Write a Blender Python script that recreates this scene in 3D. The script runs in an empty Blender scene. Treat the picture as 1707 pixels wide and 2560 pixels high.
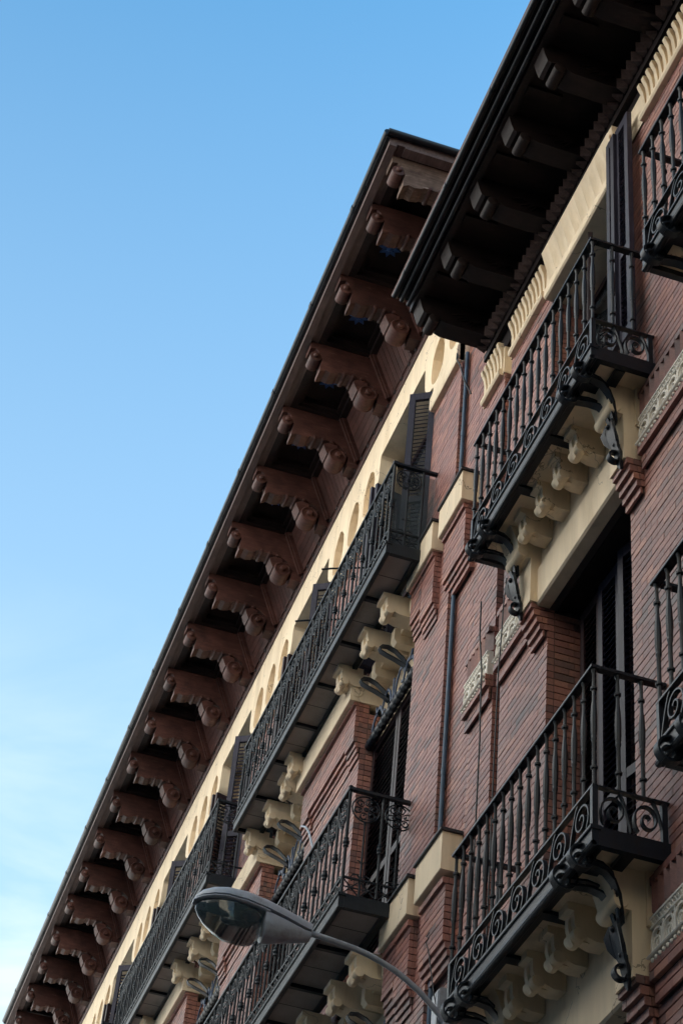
import bpy, math, random
from mathutils import Vector, Matrix
from mathutils.geometry import tessellate_polygon
random.seed(7)
R = math.radians
sc = bpy.context.scene
col = sc.collection

# ------------------------------------------------------------------ camera
FPX = 4867.56
ROT = [(-0.30592785, -0.94847192, 0.08251771),
       (0.60683687, -0.26104854, -0.75073475),
       (0.73359196, -0.17959588, 0.65542975)]
CAMPOS = Vector((0.0, 4.2, 1.65))
cam = bpy.data.cameras.new('camera')
cam.sensor_fit = 'VERTICAL'; cam.sensor_height = 36.0; cam.sensor_width = 24.0
cam.lens = 36.0 * FPX / 2560.0
cam.clip_start = 0.1; cam.clip_end = 2000
camo = bpy.data.objects.new('camera', cam); col.objects.link(camo)
r0, d0, f0 = [Vector(v) for v in ROT]
M = Matrix(((r0.x, -d0.x, -f0.x, CAMPOS.x), (r0.y, -d0.y, -f0.y, CAMPOS.y), (r0.z, -d0.z, -f0.z, CAMPOS.z), (0, 0, 0, 1)))
camo.matrix_world = M
sc.camera = camo
def project(p):
    d = Vector(p) - CAMPOS
    z = f0.dot(d)
    return (853.5 + FPX * r0.dot(d) / z, 1280 + FPX * d0.dot(d) / z, z)

# ------------------------------------------------------------------ world, sun, exposure
SUN_EL, SUN_AZ = 24.0, 192.0      # azimuth clockwise from +Y seen from above
sd = Vector((math.sin(R(SUN_AZ)) * math.cos(R(SUN_EL)), math.cos(R(SUN_AZ)) * math.cos(R(SUN_EL)), math.sin(R(SUN_EL))))
w = bpy.data.worlds.new('World'); sc.world = w; w.use_nodes = True
nt = w.node_tree; nt.nodes.clear()
N = nt.nodes.new; L = nt.links.new
out = N('ShaderNodeOutputWorld'); bg = N('ShaderNodeBackground'); sky = N('ShaderNodeTexSky')
sky.sky_type = 'NISHITA'; sky.sun_disc = False
sky.sun_elevation = R(SUN_EL); sky.sun_rotation = R(SUN_AZ)
sky.air_density = 1.0; sky.dust_density = 1.3; sky.ozone_density = 1.6; sky.altitude = 600
bg.inputs['Strength'].default_value = 0.113
# thin high cloud streaks all round the sky, thicker toward the horizon
tc = N('ShaderNodeTexCoord'); mp = N('ShaderNodeMapping'); mp.inputs['Scale'].default_value = (2.2, 3.4, 10.0); mp.inputs['Rotation'].default_value = (R(8), R(-14), R(20))
n1 = N('ShaderNodeTexNoise'); n1.inputs['Scale'].default_value = 1.3; n1.inputs['Detail'].default_value = 6; n1.inputs['Roughness'].default_value = 0.55; n1.inputs['Distortion'].default_value = 0.5
rp = N('ShaderNodeValToRGB'); rp.color_ramp.elements[0].position = 0.44; rp.color_ramp.elements[1].position = 0.70
sep = N('ShaderNodeSeparateXYZ'); mr = N('ShaderNodeMapRange')
mr.inputs['From Min'].default_value = 0.62; mr.inputs['From Max'].default_value = 0.42; mr.inputs['To Min'].default_value = 0.0; mr.inputs['To Max'].default_value = 0.75
mul = N('ShaderNodeMath'); mul.operation = 'MULTIPLY'
hz = N('ShaderNodeMapRange'); hz.inputs['From Min'].default_value = 0.84; hz.inputs['From Max'].default_value = 0.44; hz.inputs['To Min'].default_value = 0.0; hz.inputs['To Max'].default_value = 0.50
add = N('ShaderNodeMath'); add.operation = 'ADD'; add.use_clamp = True
mix = N('ShaderNodeMix'); mix.data_type = 'RGBA'; mix.inputs[7].default_value = (2.6, 3.1, 3.3, 1)
L(tc.outputs['Generated'], mp.inputs['Vector']); L(mp.outputs[0], n1.inputs['Vector']); L(n1.outputs[0], rp.inputs[0])
L(tc.outputs['Generated'], sep.inputs[0]); L(sep.outputs['Z'], mr.inputs['Value']); L(sep.outputs['Z'], hz.inputs['Value'])
L(rp.outputs[0], mul.inputs[0]); L(mr.outputs[0], mul.inputs[1])
L(mul.outputs[0], add.inputs[0]); L(hz.outputs[0], add.inputs[1])
L(add.outputs[0], mix.inputs[0]); tint = N('ShaderNodeMix'); tint.data_type = 'RGBA'; tint.blend_type = 'MULTIPLY'; tint.inputs[0].default_value = 1.0; tint.inputs[7].default_value = (0.62, 1.14, 1.19, 1)
L(sky.outputs[0], tint.inputs[6]); L(tint.outputs[2], mix.inputs[6]); L(mix.outputs[2], bg.inputs['Color']); L(bg.outputs[0], out.inputs[0])

sun = bpy.data.lights.new('sun', 'SUN'); sun.energy = 5.0; sun.angle = R(0.5); sun.color = (1.0, 0.95, 0.87)
suno = bpy.data.objects.new('sun', sun); col.objects.link(suno)
suno.rotation_euler = sd.to_track_quat('Z', 'Y').to_euler(); suno.location = (0, 0, 40)
vs = sc.view_settings
vs.view_transform = 'Standard'; vs.look = 'None'; vs.exposure = 1.66; vs.gamma = 1.0; vs.use_curve_mapping = False
sc.cycles.max_bounces = 8; sc.cycles.diffuse_bounces = 5
sc.cycles.use_denoising = True

# ------------------------------------------------------------------ materials
def newmat(name, base, rough=0.6, metallic=0.0, spec=0.5, var=0.0, vscale=3.0, bump=0.0, bscale=60.0, dark=None, dscale=2.0, damt=0.5, streak=False, peel=None, orand=0.0, grain=None):
    m = bpy.data.materials.new(name); m.use_nodes = True
    t = m.node_tree; b = t.nodes['Principled BSDF']
    b.inputs['Roughness'].default_value = rough; b.inputs['Metallic'].default_value = metallic
    b.inputs['Specular IOR Level'].default_value = spec
    b.inputs['Base Color'].default_value = (*base, 1)
    g = t.nodes.new('ShaderNodeNewGeometry')
    src = None
    if var or dark:
        mpn = t.nodes.new('ShaderNodeMapping'); t.links.new(g.outputs['Position'], mpn.inputs[0])
        if streak: mpn.inputs['Scale'].default_value = (3.0, 3.0, 0.45)
        no = t.nodes.new('ShaderNodeTexNoise'); no.inputs['Scale'].default_value = vscale; no.inputs['Detail'].default_value = 7; no.inputs['Roughness'].default_value = 0.62
        t.links.new(mpn.outputs[0], no.inputs['Vector'])
        hs = t.nodes.new('ShaderNodeHueSaturation'); hs.inputs['Color'].default_value = (*base, 1)
        r_ = t.nodes.new('ShaderNodeMapRange'); r_.inputs['From Min'].default_value = 0.3; r_.inputs['From Max'].default_value = 0.7
        r_.inputs['To Min'].default_value = 1 - var; r_.inputs['To Max'].default_value = 1 + var
        t.links.new(no.outputs[0], r_.inputs[0]); t.links.new(r_.outputs[0], hs.inputs['Value'])
        src = hs.outputs[0]
        if grain:
            mg = t.nodes.new('ShaderNodeMapping'); mg.inputs['Scale'].default_value = grain; t.links.new(g.outputs['Position'], mg.inputs[0])
            ng = t.nodes.new('ShaderNodeTexNoise'); ng.inputs['Scale'].default_value = 1.0; ng.inputs['Detail'].default_value = 6; ng.inputs['Roughness'].default_value = 0.7; t.links.new(mg.outputs[0], ng.inputs['Vector'])
            rg = t.nodes.new('ShaderNodeMapRange'); rg.inputs['From Min'].default_value = 0.3; rg.inputs['From Max'].default_value = 0.7; rg.inputs['To Min'].default_value = 0.66; rg.inputs['To Max'].default_value = 1.34; t.links.new(ng.outputs[0], rg.inputs[0])
            h2 = t.nodes.new('ShaderNodeHueSaturation'); t.links.new(src, h2.inputs['Color']); t.links.new(rg.outputs[0], h2.inputs['Value']); src = h2.outputs[0]
            if peel:
                rk = t.nodes.new('ShaderNodeMapRange'); rk.inputs['From Min'].default_value = 0.655; rk.inputs['From Max'].default_value = 0.69; rk.inputs['To Max'].default_value = 0.75; t.links.new(ng.outputs[0], rk.inputs[0])
                mk = t.nodes.new('ShaderNodeMix'); mk.data_type = 'RGBA'; mk.inputs[7].default_value = (*peel, 1); t.links.new(rk.outputs[0], mk.inputs[0]); t.links.new(src, mk.inputs[6]); src = mk.outputs[2]
        if orand:
            oi = t.nodes.new('ShaderNodeObjectInfo'); ro_ = t.nodes.new('ShaderNodeMapRange'); ro_.inputs['To Min'].default_value = 1 - orand; ro_.inputs['To Max'].default_value = 1 + orand; t.links.new(oi.outputs['Random'], ro_.inputs[0])
            h3 = t.nodes.new('ShaderNodeHueSaturation'); t.links.new(src, h3.inputs['Color']); t.links.new(ro_.outputs[0], h3.inputs['Value']); src = h3.outputs[0]
        if dark:
            n2 = t.nodes.new('ShaderNodeTexNoise'); n2.inputs['Scale'].default_value = dscale; n2.inputs['Detail'].default_value = 8; n2.inputs['Roughness'].default_value = 0.65
            t.links.new(mpn.outputs[0], n2.inputs['Vector'])
            rr = t.nodes.new('ShaderNodeMapRange'); rr.inputs['From Min'].default_value = 0.52; rr.inputs['From Max'].default_value = 0.72; rr.inputs['To Min'].default_value = 0; rr.inputs['To Max'].default_value = damt
            t.links.new(n2.outputs[0], rr.inputs[0])
            mx = t.nodes.new('ShaderNodeMix'); mx.data_type = 'RGBA'; mx.inputs[7].default_value = (*dark, 1)
            t.links.new(rr.outputs[0], mx.inputs[0]); t.links.new(src, mx.inputs[6]); src = mx.outputs[2]
        t.links.new(src, b.inputs['Base Color'])
    if bump:
        nb = t.nodes.new('ShaderNodeTexNoise'); nb.inputs['Scale'].default_value = bscale; nb.inputs['Detail'].default_value = 5
        t.links.new(g.outputs['Position'], nb.inputs['Vector'])
        bp = t.nodes.new('ShaderNodeBump'); bp.inputs['Strength'].default_value = bump; bp.inputs['Distance'].default_value = 0.01
        t.links.new(nb.outputs[0], bp.inputs['Height']); t.links.new(bp.outputs[0], b.inputs['Normal'])
    return m

def brickmat(name):
    m = bpy.data.materials.new(name); m.use_nodes = True
    t = m.node_tree; b = t.nodes['Principled BSDF']; n = t.nodes.new; l = t.links.new
    g = n('ShaderNodeNewGeometry'); oi = n('ShaderNodeObjectInfo')
    ad = n('ShaderNodeMath'); ad.operation = 'ADD'; l(g.outputs['Random Per Island'], ad.inputs[0]); l(oi.outputs['Random'], ad.inputs[1])
    fr = n('ShaderNodeMath'); fr.operation = 'FRACT'; l(ad.outputs[0], fr.inputs[0])
    ra = n('ShaderNodeValToRGB'); cr = ra.color_ramp; cr.interpolation = 'LINEAR'
    cols = [(0.0, (0.185, 0.080, 0.065)), (0.16, (0.268, 0.110, 0.086)), (0.36, (0.330, 0.142, 0.109)), (0.52, (0.225, 0.094, 0.076)), (0.70, (0.385, 0.166, 0.115)), (0.84, (0.255, 0.106, 0.086)), (0.93, (0.155, 0.078, 0.068)), (1.0, (0.30, 0.125, 0.098))]
    cr.elements[0].position = 0; cr.elements[0].color = (*cols[0][1], 1)
    cr.elements[1].position = 1; cr.elements[1].color = (*cols[-1][1], 1)
    for p, c in cols[1:-1]:
        e = cr.elements.new(p); e.color = (*c, 1)
    l(fr.outputs[0], ra.inputs[0])
    # soot in long diagonal patches, darkest on some bricks only
    mp_ = n('ShaderNodeMapping'); mp_.inputs['Rotation'].default_value = (0, R(35), 0); mp_.inputs['Scale'].default_value = (0.55, 1, 1.1); l(g.outputs['Position'], mp_.inputs[0])
    no = n('ShaderNodeTexNoise'); no.inputs['Scale'].default_value = 1.5; no.inputs['Detail'].default_value = 6; no.inputs['Roughness'].default_value = 0.6; l(mp_.outputs[0], no.inputs['Vector'])
    m1 = n('ShaderNodeMath'); m1.operation = 'MULTIPLY_ADD'; l(fr.outputs[0], m1.inputs[0]); m1.inputs[1].default_value = 0.16; l(no.outputs[0], m1.inputs[2])
    mr_ = n('ShaderNodeMapRange'); mr_.inputs['From Min'].default_value = 0.60; mr_.inputs['From Max'].default_value = 0.80; mr_.inputs['To Max'].default_value = 0.8; l(m1.outputs[0], mr_.inputs[0])
    mx = n('ShaderNodeMix'); mx.data_type = 'RGBA'; mx.inputs[7].default_value = (0.092, 0.066, 0.062, 1); l(mr_.outputs[0], mx.inputs[0]); l(ra.outputs[0], mx.inputs[6])
    # fine mottling on every brick face
    nf = n('ShaderNodeTexNoise'); nf.inputs['Scale'].default_value = 45; nf.inputs['Detail'].default_value = 6; nf.inputs['Roughness'].default_value = 0.7; l(g.outputs['Position'], nf.inputs['Vector'])
    mf = n('ShaderNodeMapRange'); mf.inputs['From Min'].default_value = 0.3; mf.inputs['From Max'].default_value = 0.7; mf.inputs['To Min'].default_value = 0.8; mf.inputs['To Max'].default_value = 1.2; l(nf.outputs[0], mf.inputs[0])
    hs = n('ShaderNodeHueSaturation'); l(mx.outputs[2], hs.inputs['Color']); l(mf.outputs[0], hs.inputs['Value'])
    l(hs.outputs[0], b.inputs['Base Color']); b.inputs['Roughness'].default_value = 0.55; b.inputs['Specular IOR Level'].default_value = 0.5
    bp = n('ShaderNodeBump'); bp.inputs['Strength'].default_value = 0.35; bp.inputs['Distance'].default_value = 0.004; l(nf.outputs[0], bp.inputs['Height']); l(bp.outputs[0], b.inputs['Normal'])
    return m

MT = {}
MT['brick'] = brickmat('brick')
MT['mortar'] = newmat('mortar', (0.050, 0.030, 0.026), 0.95, var=0.2, bump=0.3)
MT['cream'] = newmat('cream_stucco', (0.76, 0.615, 0.435), 0.8, spec=0.2, var=0.10, vscale=2.5, bump=0.14, bscale=90, dark=(0.42, 0.29, 0.16), dscale=1.6, damt=0.42, streak=True)
def add_cracks(m, scale=1.4, width=0.0045, colr=(0.16, 0.11, 0.07)):
    t = m.node_tree; b = t.nodes['Principled BSDF']; lk = b.inputs['Base Color'].links[0].from_socket
    g = t.nodes.new('ShaderNodeNewGeometry'); no = t.nodes.new('ShaderNodeTexNoise'); no.inputs['Scale'].default_value = 5; no.inputs['Detail'].default_value = 5
    t.links.new(g.outputs['Position'], no.inputs['Vector'])
    va = t.nodes.new('ShaderNodeVectorMath'); va.operation = 'MULTIPLY_ADD'; va.inputs[1].default_value = (.35, .35, .35); t.links.new(no.outputs['Color'], va.inputs[0]); t.links.new(g.outputs['Position'], va.inputs[2])
    vo = t.nodes.new('ShaderNodeTexVoronoi'); vo.feature = 'DISTANCE_TO_EDGE'; vo.inputs['Scale'].default_value = scale; t.links.new(va.outputs[0], vo.inputs['Vector'])
    lt = t.nodes.new('ShaderNodeMath'); lt.operation = 'LESS_THAN'; lt.inputs[1].default_value = width; t.links.new(vo.outputs['Distance'], lt.inputs[0])
    n2 = t.nodes.new('ShaderNodeTexNoise'); n2.inputs['Scale'].default_value = 1.1; t.links.new(g.outputs['Position'], n2.inputs['Vector'])
    gt = t.nodes.new('ShaderNodeMath'); gt.operation = 'GREATER_THAN'; gt.inputs[1].default_value = 0.5; t.links.new(n2.outputs[0], gt.inputs[0])
    mu = t.nodes.new('ShaderNodeMath'); mu.operation = 'MULTIPLY'; t.links.new(lt.outputs[0], mu.inputs[0]); t.links.new(gt.outputs[0], mu.inputs[1])
    m2 = t.nodes.new('ShaderNodeMath'); m2.operation = 'MULTIPLY'; m2.inputs[1].default_value = 0.65; t.links.new(mu.outputs[0], m2.inputs[0])
    mx = t.nodes.new('ShaderNodeMix'); mx.data_type = 'RGBA'; mx.inputs[7].default_value = (*colr, 1); t.links.new(m2.outputs[0], mx.inputs[0]); t.links.new(lk, mx.inputs[6]); t.links.new(mx.outputs[2], b.inputs['Base Color'])
add_cracks(MT['cream'])
MT['cream2'] = newmat('cream_terracotta', (0.86, 0.80, 0.70), 0.75, spec=0.2, var=0.08, bump=0.15)
MT['ochre'] = newmat('ochre_ground', (0.24, 0.17, 0.09), 0.9, var=0.2)  # bead strip's own brown, also the painted shade in the lace holes
MT['iron'] = newmat('black_iron', (0.0080, 0.0115, 0.0185), 0.42, spec=0.32, var=0.3, vscale=14, bump=0.2, bscale=120, dark=(0.016, 0.011, 0.009), dscale=12, damt=0.7)  # bluish base paints in the sky the iron reflects
MT['iron2'] = newmat('aged_cast_iron', (0.008, 0.0120, 0.0165), 0.48, spec=0.30, var=0.3, vscale=20, bump=0.2, bscale=140)
MT['wood'] = newmat('brown_painted_wood', (0.068, 0.028, 0.022), 0.55, spec=0.25, var=0.28, vscale=5, bump=0.25, bscale=70, dark=(0.020, 0.010, 0.009), dscale=3.0, damt=0.75, grain=(30, 5, 30), peel=(0.16, 0.11, 0.085), orand=0.25)
MT['wood_lit'] = newmat('lit_brown_board', (0.100, 0.066, 0.060), 0.6, spec=0.3, var=0.15, vscale=6, bump=0.1, grain=(4, 30, 30))  # paler copy of the brown wood, light on the boards painted in
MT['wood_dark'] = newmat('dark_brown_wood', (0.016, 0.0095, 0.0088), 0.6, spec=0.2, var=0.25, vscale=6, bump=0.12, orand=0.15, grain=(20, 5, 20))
MT['wood_worn'] = newmat('weathered_wood', (0.125, 0.082, 0.064), 0.85, spec=0.2, var=0.3, vscale=9, bump=0.5, bscale=40, dark=(0.06, 0.032, 0.026), dscale=5, damt=0.7, grain=(45, 5, 45), peel=(0.50, 0.46, 0.42))
MT['shutter'] = newmat('shutter_paint', (0.026, 0.023, 0.038), 0.50, spec=0.2, var=0.25, vscale=8, bump=0.08, orand=0.25, grain=(40, 40, 4))
MT['shutter_brown'] = newmat('shutter_brown', (0.032, 0.019, 0.021), 0.50, spec=0.18, var=0.25, vscale=8, bump=0.08, orand=0.3, grain=(40, 40, 4))
MT['slab'] = newmat('grey_soffit_tile', (0.29, 0.255, 0.235), 0.8, spec=0.2, var=0.12, vscale=4, bump=0.1, dark=(0.12, 0.10, 0.09), dscale=3, damt=0.5)
MT['pipe'] = newmat('blue_grey_pipe', (0.045, 0.082, 0.130), 0.5, spec=0.3, var=0.25, vscale=6, dark=(0.04, 0.04, 0.045), dscale=5, damt=0.6)
MT['lead'] = newmat('dark_flashing', (0.022, 0.022, 0.026), 0.5, spec=0.4, var=0.2)
MT['gutter'] = newmat('dark_zinc', (0.006, 0.0075, 0.0105), 0.40, spec=0.3, var=0.25, vscale=3)
MT['lamp'] = newmat('grey_lamp_paint', (0.36, 0.385, 0.43), 0.40, spec=0.4, var=0.12, vscale=9, dark=(0.12, 0.10, 0.09), dscale=6, damt=0.75, bump=0.05)
MT['arm'] = newmat('grey_lamp_arm', (0.28, 0.30, 0.33), 0.5, spec=0.4, var=0.15, vscale=12, dark=(0.12, 0.10, 0.09), dscale=9, damt=0.6)
MT['star'] = newmat('blue_star_paint', (0.014, 0.065, 0.22), 0.5, var=0.2)
MT['bluefe'] = newmat('blue_iron', (0.03, 0.055, 0.11), 0.5, var=0.3, vscale=9)
MT['void'] = newmat('dark_room', (0.012, 0.010, 0.010), 0.9)
MT['curtain'] = newmat('drawn_curtain', (0.23, 0.20, 0.13), 0.9, var=0.15)
MT['net'] = newmat('dark_netting', (0.030, 0.050, 0.055), 0.7)
MT['roof'] = newmat('roof_tiles', (0.12, 0.05, 0.035), 0.8, var=0.3)
MT['asphalt'] = newmat('asphalt', (0.05, 0.05, 0.052), 0.9, var=0.2, bump=0.3)
MT['paving'] = newmat('stone_paving', (0.25, 0.235, 0.21), 0.85, var=0.15, bump=0.2)
MT['facing'] = newmat('facing_bounce_pale', (0.74, 0.75, 0.76), 0.85, var=0.1)  # tones of the unseen added row, set for the light they bounce
MT['facing_warm'] = newmat('facing_bounce_warm', (0.74, 0.66, 0.52), 0.85, var=0.1)
MT['facing_dark'] = newmat('facing_shade_dark', (0.10, 0.09, 0.085), 0.85, var=0.1)  # dark so the unseen added blocks throw little light back
MT['cable'] = newmat('cable', (0.015, 0.014, 0.015), 0.6)
MT['bulb'] = newmat('reflector', (0.55, 0.57, 0.58), 0.25, metallic=0.9)
gm = bpy.data.materials.new('lamp_glass'); gm.use_nodes = True
gb = gm.node_tree.nodes['Principled BSDF']; gb.inputs['Base Color'].default_value = (0.035, 0.055, 0.062, 1); gb.inputs['Roughness'].default_value = 0.07
gb.inputs['Alpha'].default_value = 0.74; gb.inputs['IOR'].default_value = 1.5
MT['glass'] = gm
pg = bpy.data.materials.new('window_glass'); pg.use_nodes = True
pb = pg.node_tree.nodes['Principled BSDF']; pb.inputs['Base Color'].default_value = (0.03, 0.035, 0.04, 1); pb.inputs['Roughness'].default_value = 0.05
MT['pane'] = pg

# ------------------------------------------------------------------ mesh builder
class MB:
    def __init__(s): s.v = []; s.f = []
    def add(s, vs, fs):
        o = len(s.v); s.v += [tuple(x) for x in vs]; s.f += [tuple(i + o for i in f) for f in fs]; return s
    def box(s, x0, x1, y0, y1, z0, z1):
        if x0 > x1: x0, x1 = x1, x0
        if y0 > y1: y0, y1 = y1, y0
        if z0 > z1: z0, z1 = z1, z0
        return s.add([(x0, y0, z0), (x1, y0, z0), (x1, y1, z0), (x0, y1, z0), (x0, y0, z1), (x1, y0, z1), (x1, y1, z1), (x0, y1, z1)],
              [(0, 3, 2, 1), (4, 5, 6, 7), (0, 1, 5, 4), (1, 2, 6, 5), (2, 3, 7, 6), (3, 0, 4, 7)])
    def bbox(s, x0, x1, y0, y1, z0, z1, b=0.006):      # box with chamfered edges along x (profile in yz)
        return s.profx([(y0, z0 + b), (y0 + b, z0), (y1 - b, z0), (y1, z0 + b), (y1, z1 - b), (y1 - b, z1), (y0 + b, z1), (y0, z1 - b)], x0, x1)
    def profx(s, prof, x0, x1):     # polygon in (y,z) extruded along x
        n = len(prof)
        a = sum(prof[i][0] * prof[(i + 1) % n][1] - prof[(i + 1) % n][0] * prof[i][1] for i in range(n))
        if a < 0: prof = prof[::-1]
        if x0 > x1: x0, x1 = x1, x0
        vs = [(x0, y, z) for y, z in prof] + [(x1, y, z) for y, z in prof]
        fs = [(i, (i + 1) % n, n + (i + 1) % n, n + i)[::-1] for i in range(n)]
        tr = tessellate_polygon([[Vector((y, z, 0)) for y, z in prof]])
        for t in tr:
            p = [Vector((prof[i][0], prof[i][1], 0)) for i in t]
            if (p[1] - p[0]).cross(p[2] - p[0]).z < 0: t = t[::-1]
            fs.append(tuple(n + i for i in t)); fs.append(tuple(t[::-1]))
        return s.add(vs, fs)
    def plate(s, loops, yf, yb):    # loops in (x,z): first outer, rest holes; front at y=yf
        pts = [p for l_ in loops for p in l_]
        tr = tessellate_polygon([[Vector((x, z, 0)) for x, z in l_] for l_ in loops])
        vs = [(x, yf, z) for x, z in pts] + [(x, yb, z) for x, z in pts]; n = len(pts); fs = []
        for t in tr:
            p = [Vector((pts[i][0], pts[i][1], 0)) for i in t]
            if (p[1] - p[0]).cross(p[2] - p[0]).z > 0: t = t[::-1]
            fs.append(tuple(t)); fs.append(tuple(n + i for i in t[::-1]))
        o = 0
        for l_ in loops:
            k = len(l_)
            for i in range(k): fs.append((o + i, o + (i + 1) % k, n + o + (i + 1) % k, n + o + i))
            o += k
        return s.add(vs, fs)
    def tube(s, pts, r, n=8, cap=True):
        pts = [Vector(p) for p in pts]; vs = []; fs = []
        rr = r if isinstance(r, (list, tuple)) else [r] * len(pts)
        up = None
        for i, p in enumerate(pts):
            t = (pts[min(i + 1, len(pts) - 1)] - pts[max(i - 1, 0)]).normalized()
            if up is None:
                up = Vector((0, 0, 1)) if abs(t.z) < 0.9 else Vector((1, 0, 0))
            a = t.cross(up).normalized(); b = a.cross(t).normalized(); up = b
            for k in range(n):
                th = 2 * math.pi * k / n
                vs.append(p + (a * math.cos(th) + b * math.sin(th)) * rr[i])
        for i in range(len(pts) - 1):
            for k in range(n):
                fs.append((i * n + k, i * n + (k + 1) % n, (i + 1) * n + (k + 1) % n, (i + 1) * n + k))
        if cap: fs.append(tuple(range(n))[::-1]); fs.append(tuple((len(pts) - 1) * n + k for k in range(n)))
        return s.add(vs, fs)
    def lathe(s, prof, c=(0, 0, 0), ax='z', n=10):   # prof: (r, h)
        vs = []; fs = []
        for r, h in prof:
            for k in range(n):
                th = 2 * math.pi * k / n; a, b = r * math.cos(th), r * math.sin(th)
                p = (a, b, h) if ax == 'z' else ((h, a, b) if ax == 'x' else (a, h, b))
                vs.append((p[0] + c[0], p[1] + c[1], p[2] + c[2]))
        for i in range(len(prof) - 1):
            for k in range(n): fs.append((i * n + k, i * n + (k + 1) % n, (i + 1) * n + (k + 1) % n, (i + 1) * n + k))
        fs.append(tuple(range(n))[::-1]); fs.append(tuple((len(prof) - 1) * n + k for k in range(n)))
        return s.add(vs, fs)
    def ball(s, c, r, n=8, m=5):
        prof = [(max(1e-4, r * math.sin(math.pi * i / m)), -r * math.cos(math.pi * i / m)) for i in range(m + 1)]
        return s.lathe(prof, c, 'z', n)
    def sweep(s, pts, wax, wd, th):       # flat bar swept along 3-D points; wax = direction of its width
        pts = [Vector(p) for p in pts]; wax = Vector(wax).normalized(); vs = []; fs = []
        ws = wd if isinstance(wd, (list, tuple)) else [wd] * len(pts)
        for i, p in enumerate(pts):
            t = (pts[min(i + 1, len(pts) - 1)] - pts[max(i - 1, 0)]).normalized()
            nn = t.cross(wax).normalized()
            for a, b in ((-1, -1), (1, -1), (1, 1), (-1, 1)):
                vs.append(p + wax * (a * ws[i] / 2) + nn * (b * th / 2))
        for i in range(len(pts) - 1):
            for k in range(4): fs.append((i * 4 + k, i * 4 + (k + 1) % 4, i * 4 + 4 + (k + 1) % 4, i * 4 + 4 + k))
        fs.append((3, 2, 1, 0)); e = (len(pts) - 1) * 4; fs.append((e, e + 1, e + 2, e + 3))
        return s.add(vs, fs)
    def mesh(s, name, mat, smooth=False):
        me = bpy.data.meshes.new(name); me.from_pydata(s.v, [], s.f); me.materials.append(MT[mat])
        import bmesh
        bm = bmesh.new(); bm.from_mesh(me); bmesh.ops.recalc_face_normals(bm, faces=bm.faces); bm.to_mesh(me); bm.free()
        if smooth:
            me.polygons.foreach_set('use_smooth', [True] * len(me.polygons)); me.set_sharp_from_angle(angle=R(40))
        me.update(); return me

WL = {}
def ob(name, me, parent=None, loc=(0, 0, 0), rot=None, scale=None, label=None, kind=None):
    o = bpy.data.objects.new(name, me); col.objects.link(o)
    loc = Vector(loc); WL[o.name] = loc
    if parent is not None:
        o.parent = parent; o.location = loc - WL[parent.name]
    else: o.location = loc
    if rot: o.rotation_euler = rot
    if scale: o.scale = scale
    if label: o['label'] = label
    if kind: o['kind'] = kind
    return o
def root(name, loc, label, cat, group=None):
    o = ob(name, None, None, loc); o['label'] = label; o['category'] = cat
    if group: o['group'] = group
    return o

# ------------------------------------------------------------------ setting: street between the two rows of houses
def structure(name, mb, mat):
    return ob(name, mb.mesh(name, mat), None, kind='structure')
FHA, FHB, YO_ = 26.0, 26.0, 8.9
structure('ground', MB().box(-300, 400, -300, 400, -0.6, -0.004), 'asphalt')
structure('road', MB().box(-60, 120, 2.4, 6.8, -0.1, 0.0), 'asphalt')
structure('pavement', MB().box(-60, 120, -0.2, 2.4, -0.1, 0.13), 'paving')
structure('pavement', MB().box(-60, 120, 6.8, YO_, -0.1, 0.13), 'paving')

# unseen row across the street, added and shaped to block and bounce light
def facing(name, xa, xb, fh, mat, label):
    o = root('added_facing_building', ((xa + xb) / 2, YO_, 0), label, 'building')
    ob('wall', MB().box(xa, xb, YO_, 24, 0.0, fh).mesh('facing_wall', mat), o)
    ob('cornice', MB().box(xa, xb, YO_ - .5, 24.2, fh, fh + 0.35).mesh('facing_cornice', mat), o)
    wm = MB().box(-0.5, 0.5, -0.03, 0.0, 0, 2.1).mesh('facing_window', 'pane')
    x = xa + 2.4
    while x < xb - 1.5:
        for fl in range(int((fh - 2) // 3.9)): ob('window', wm, o, (x, YO_ - .01, 1.3 + fl * 3.9))
        x += 4.8
facing('far', 6.5, 90, FHA, 'facing', 'unseen tall pale building added across the street to bounce light')
facing('near', -6, 6.4, FHB, 'facing_dark', 'unseen dark building added across the street to hold back light')
facing('corner', -70, -6.1, 25.0, 'facing_warm', 'unseen cream building added across the street to light the side faces')

nb_ = root('added_neighbour_building', (-27, 0, 0), 'unseen plain building added next along the street to block the sun', 'building')  # unseen, added to stop sun leaking onto the street and facing wall
ob('wall', MB().box(-60, 4.88, -12, -0.01, 0, 17.5).mesh('neighbour_wall', 'facing_dark'), nb_)
ob('cornice', MB().box(-60, 4.88, -12, 0.7, 17.52, 17.8).mesh('neighbour_cornice', 'facing_dark'), nb_)

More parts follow.
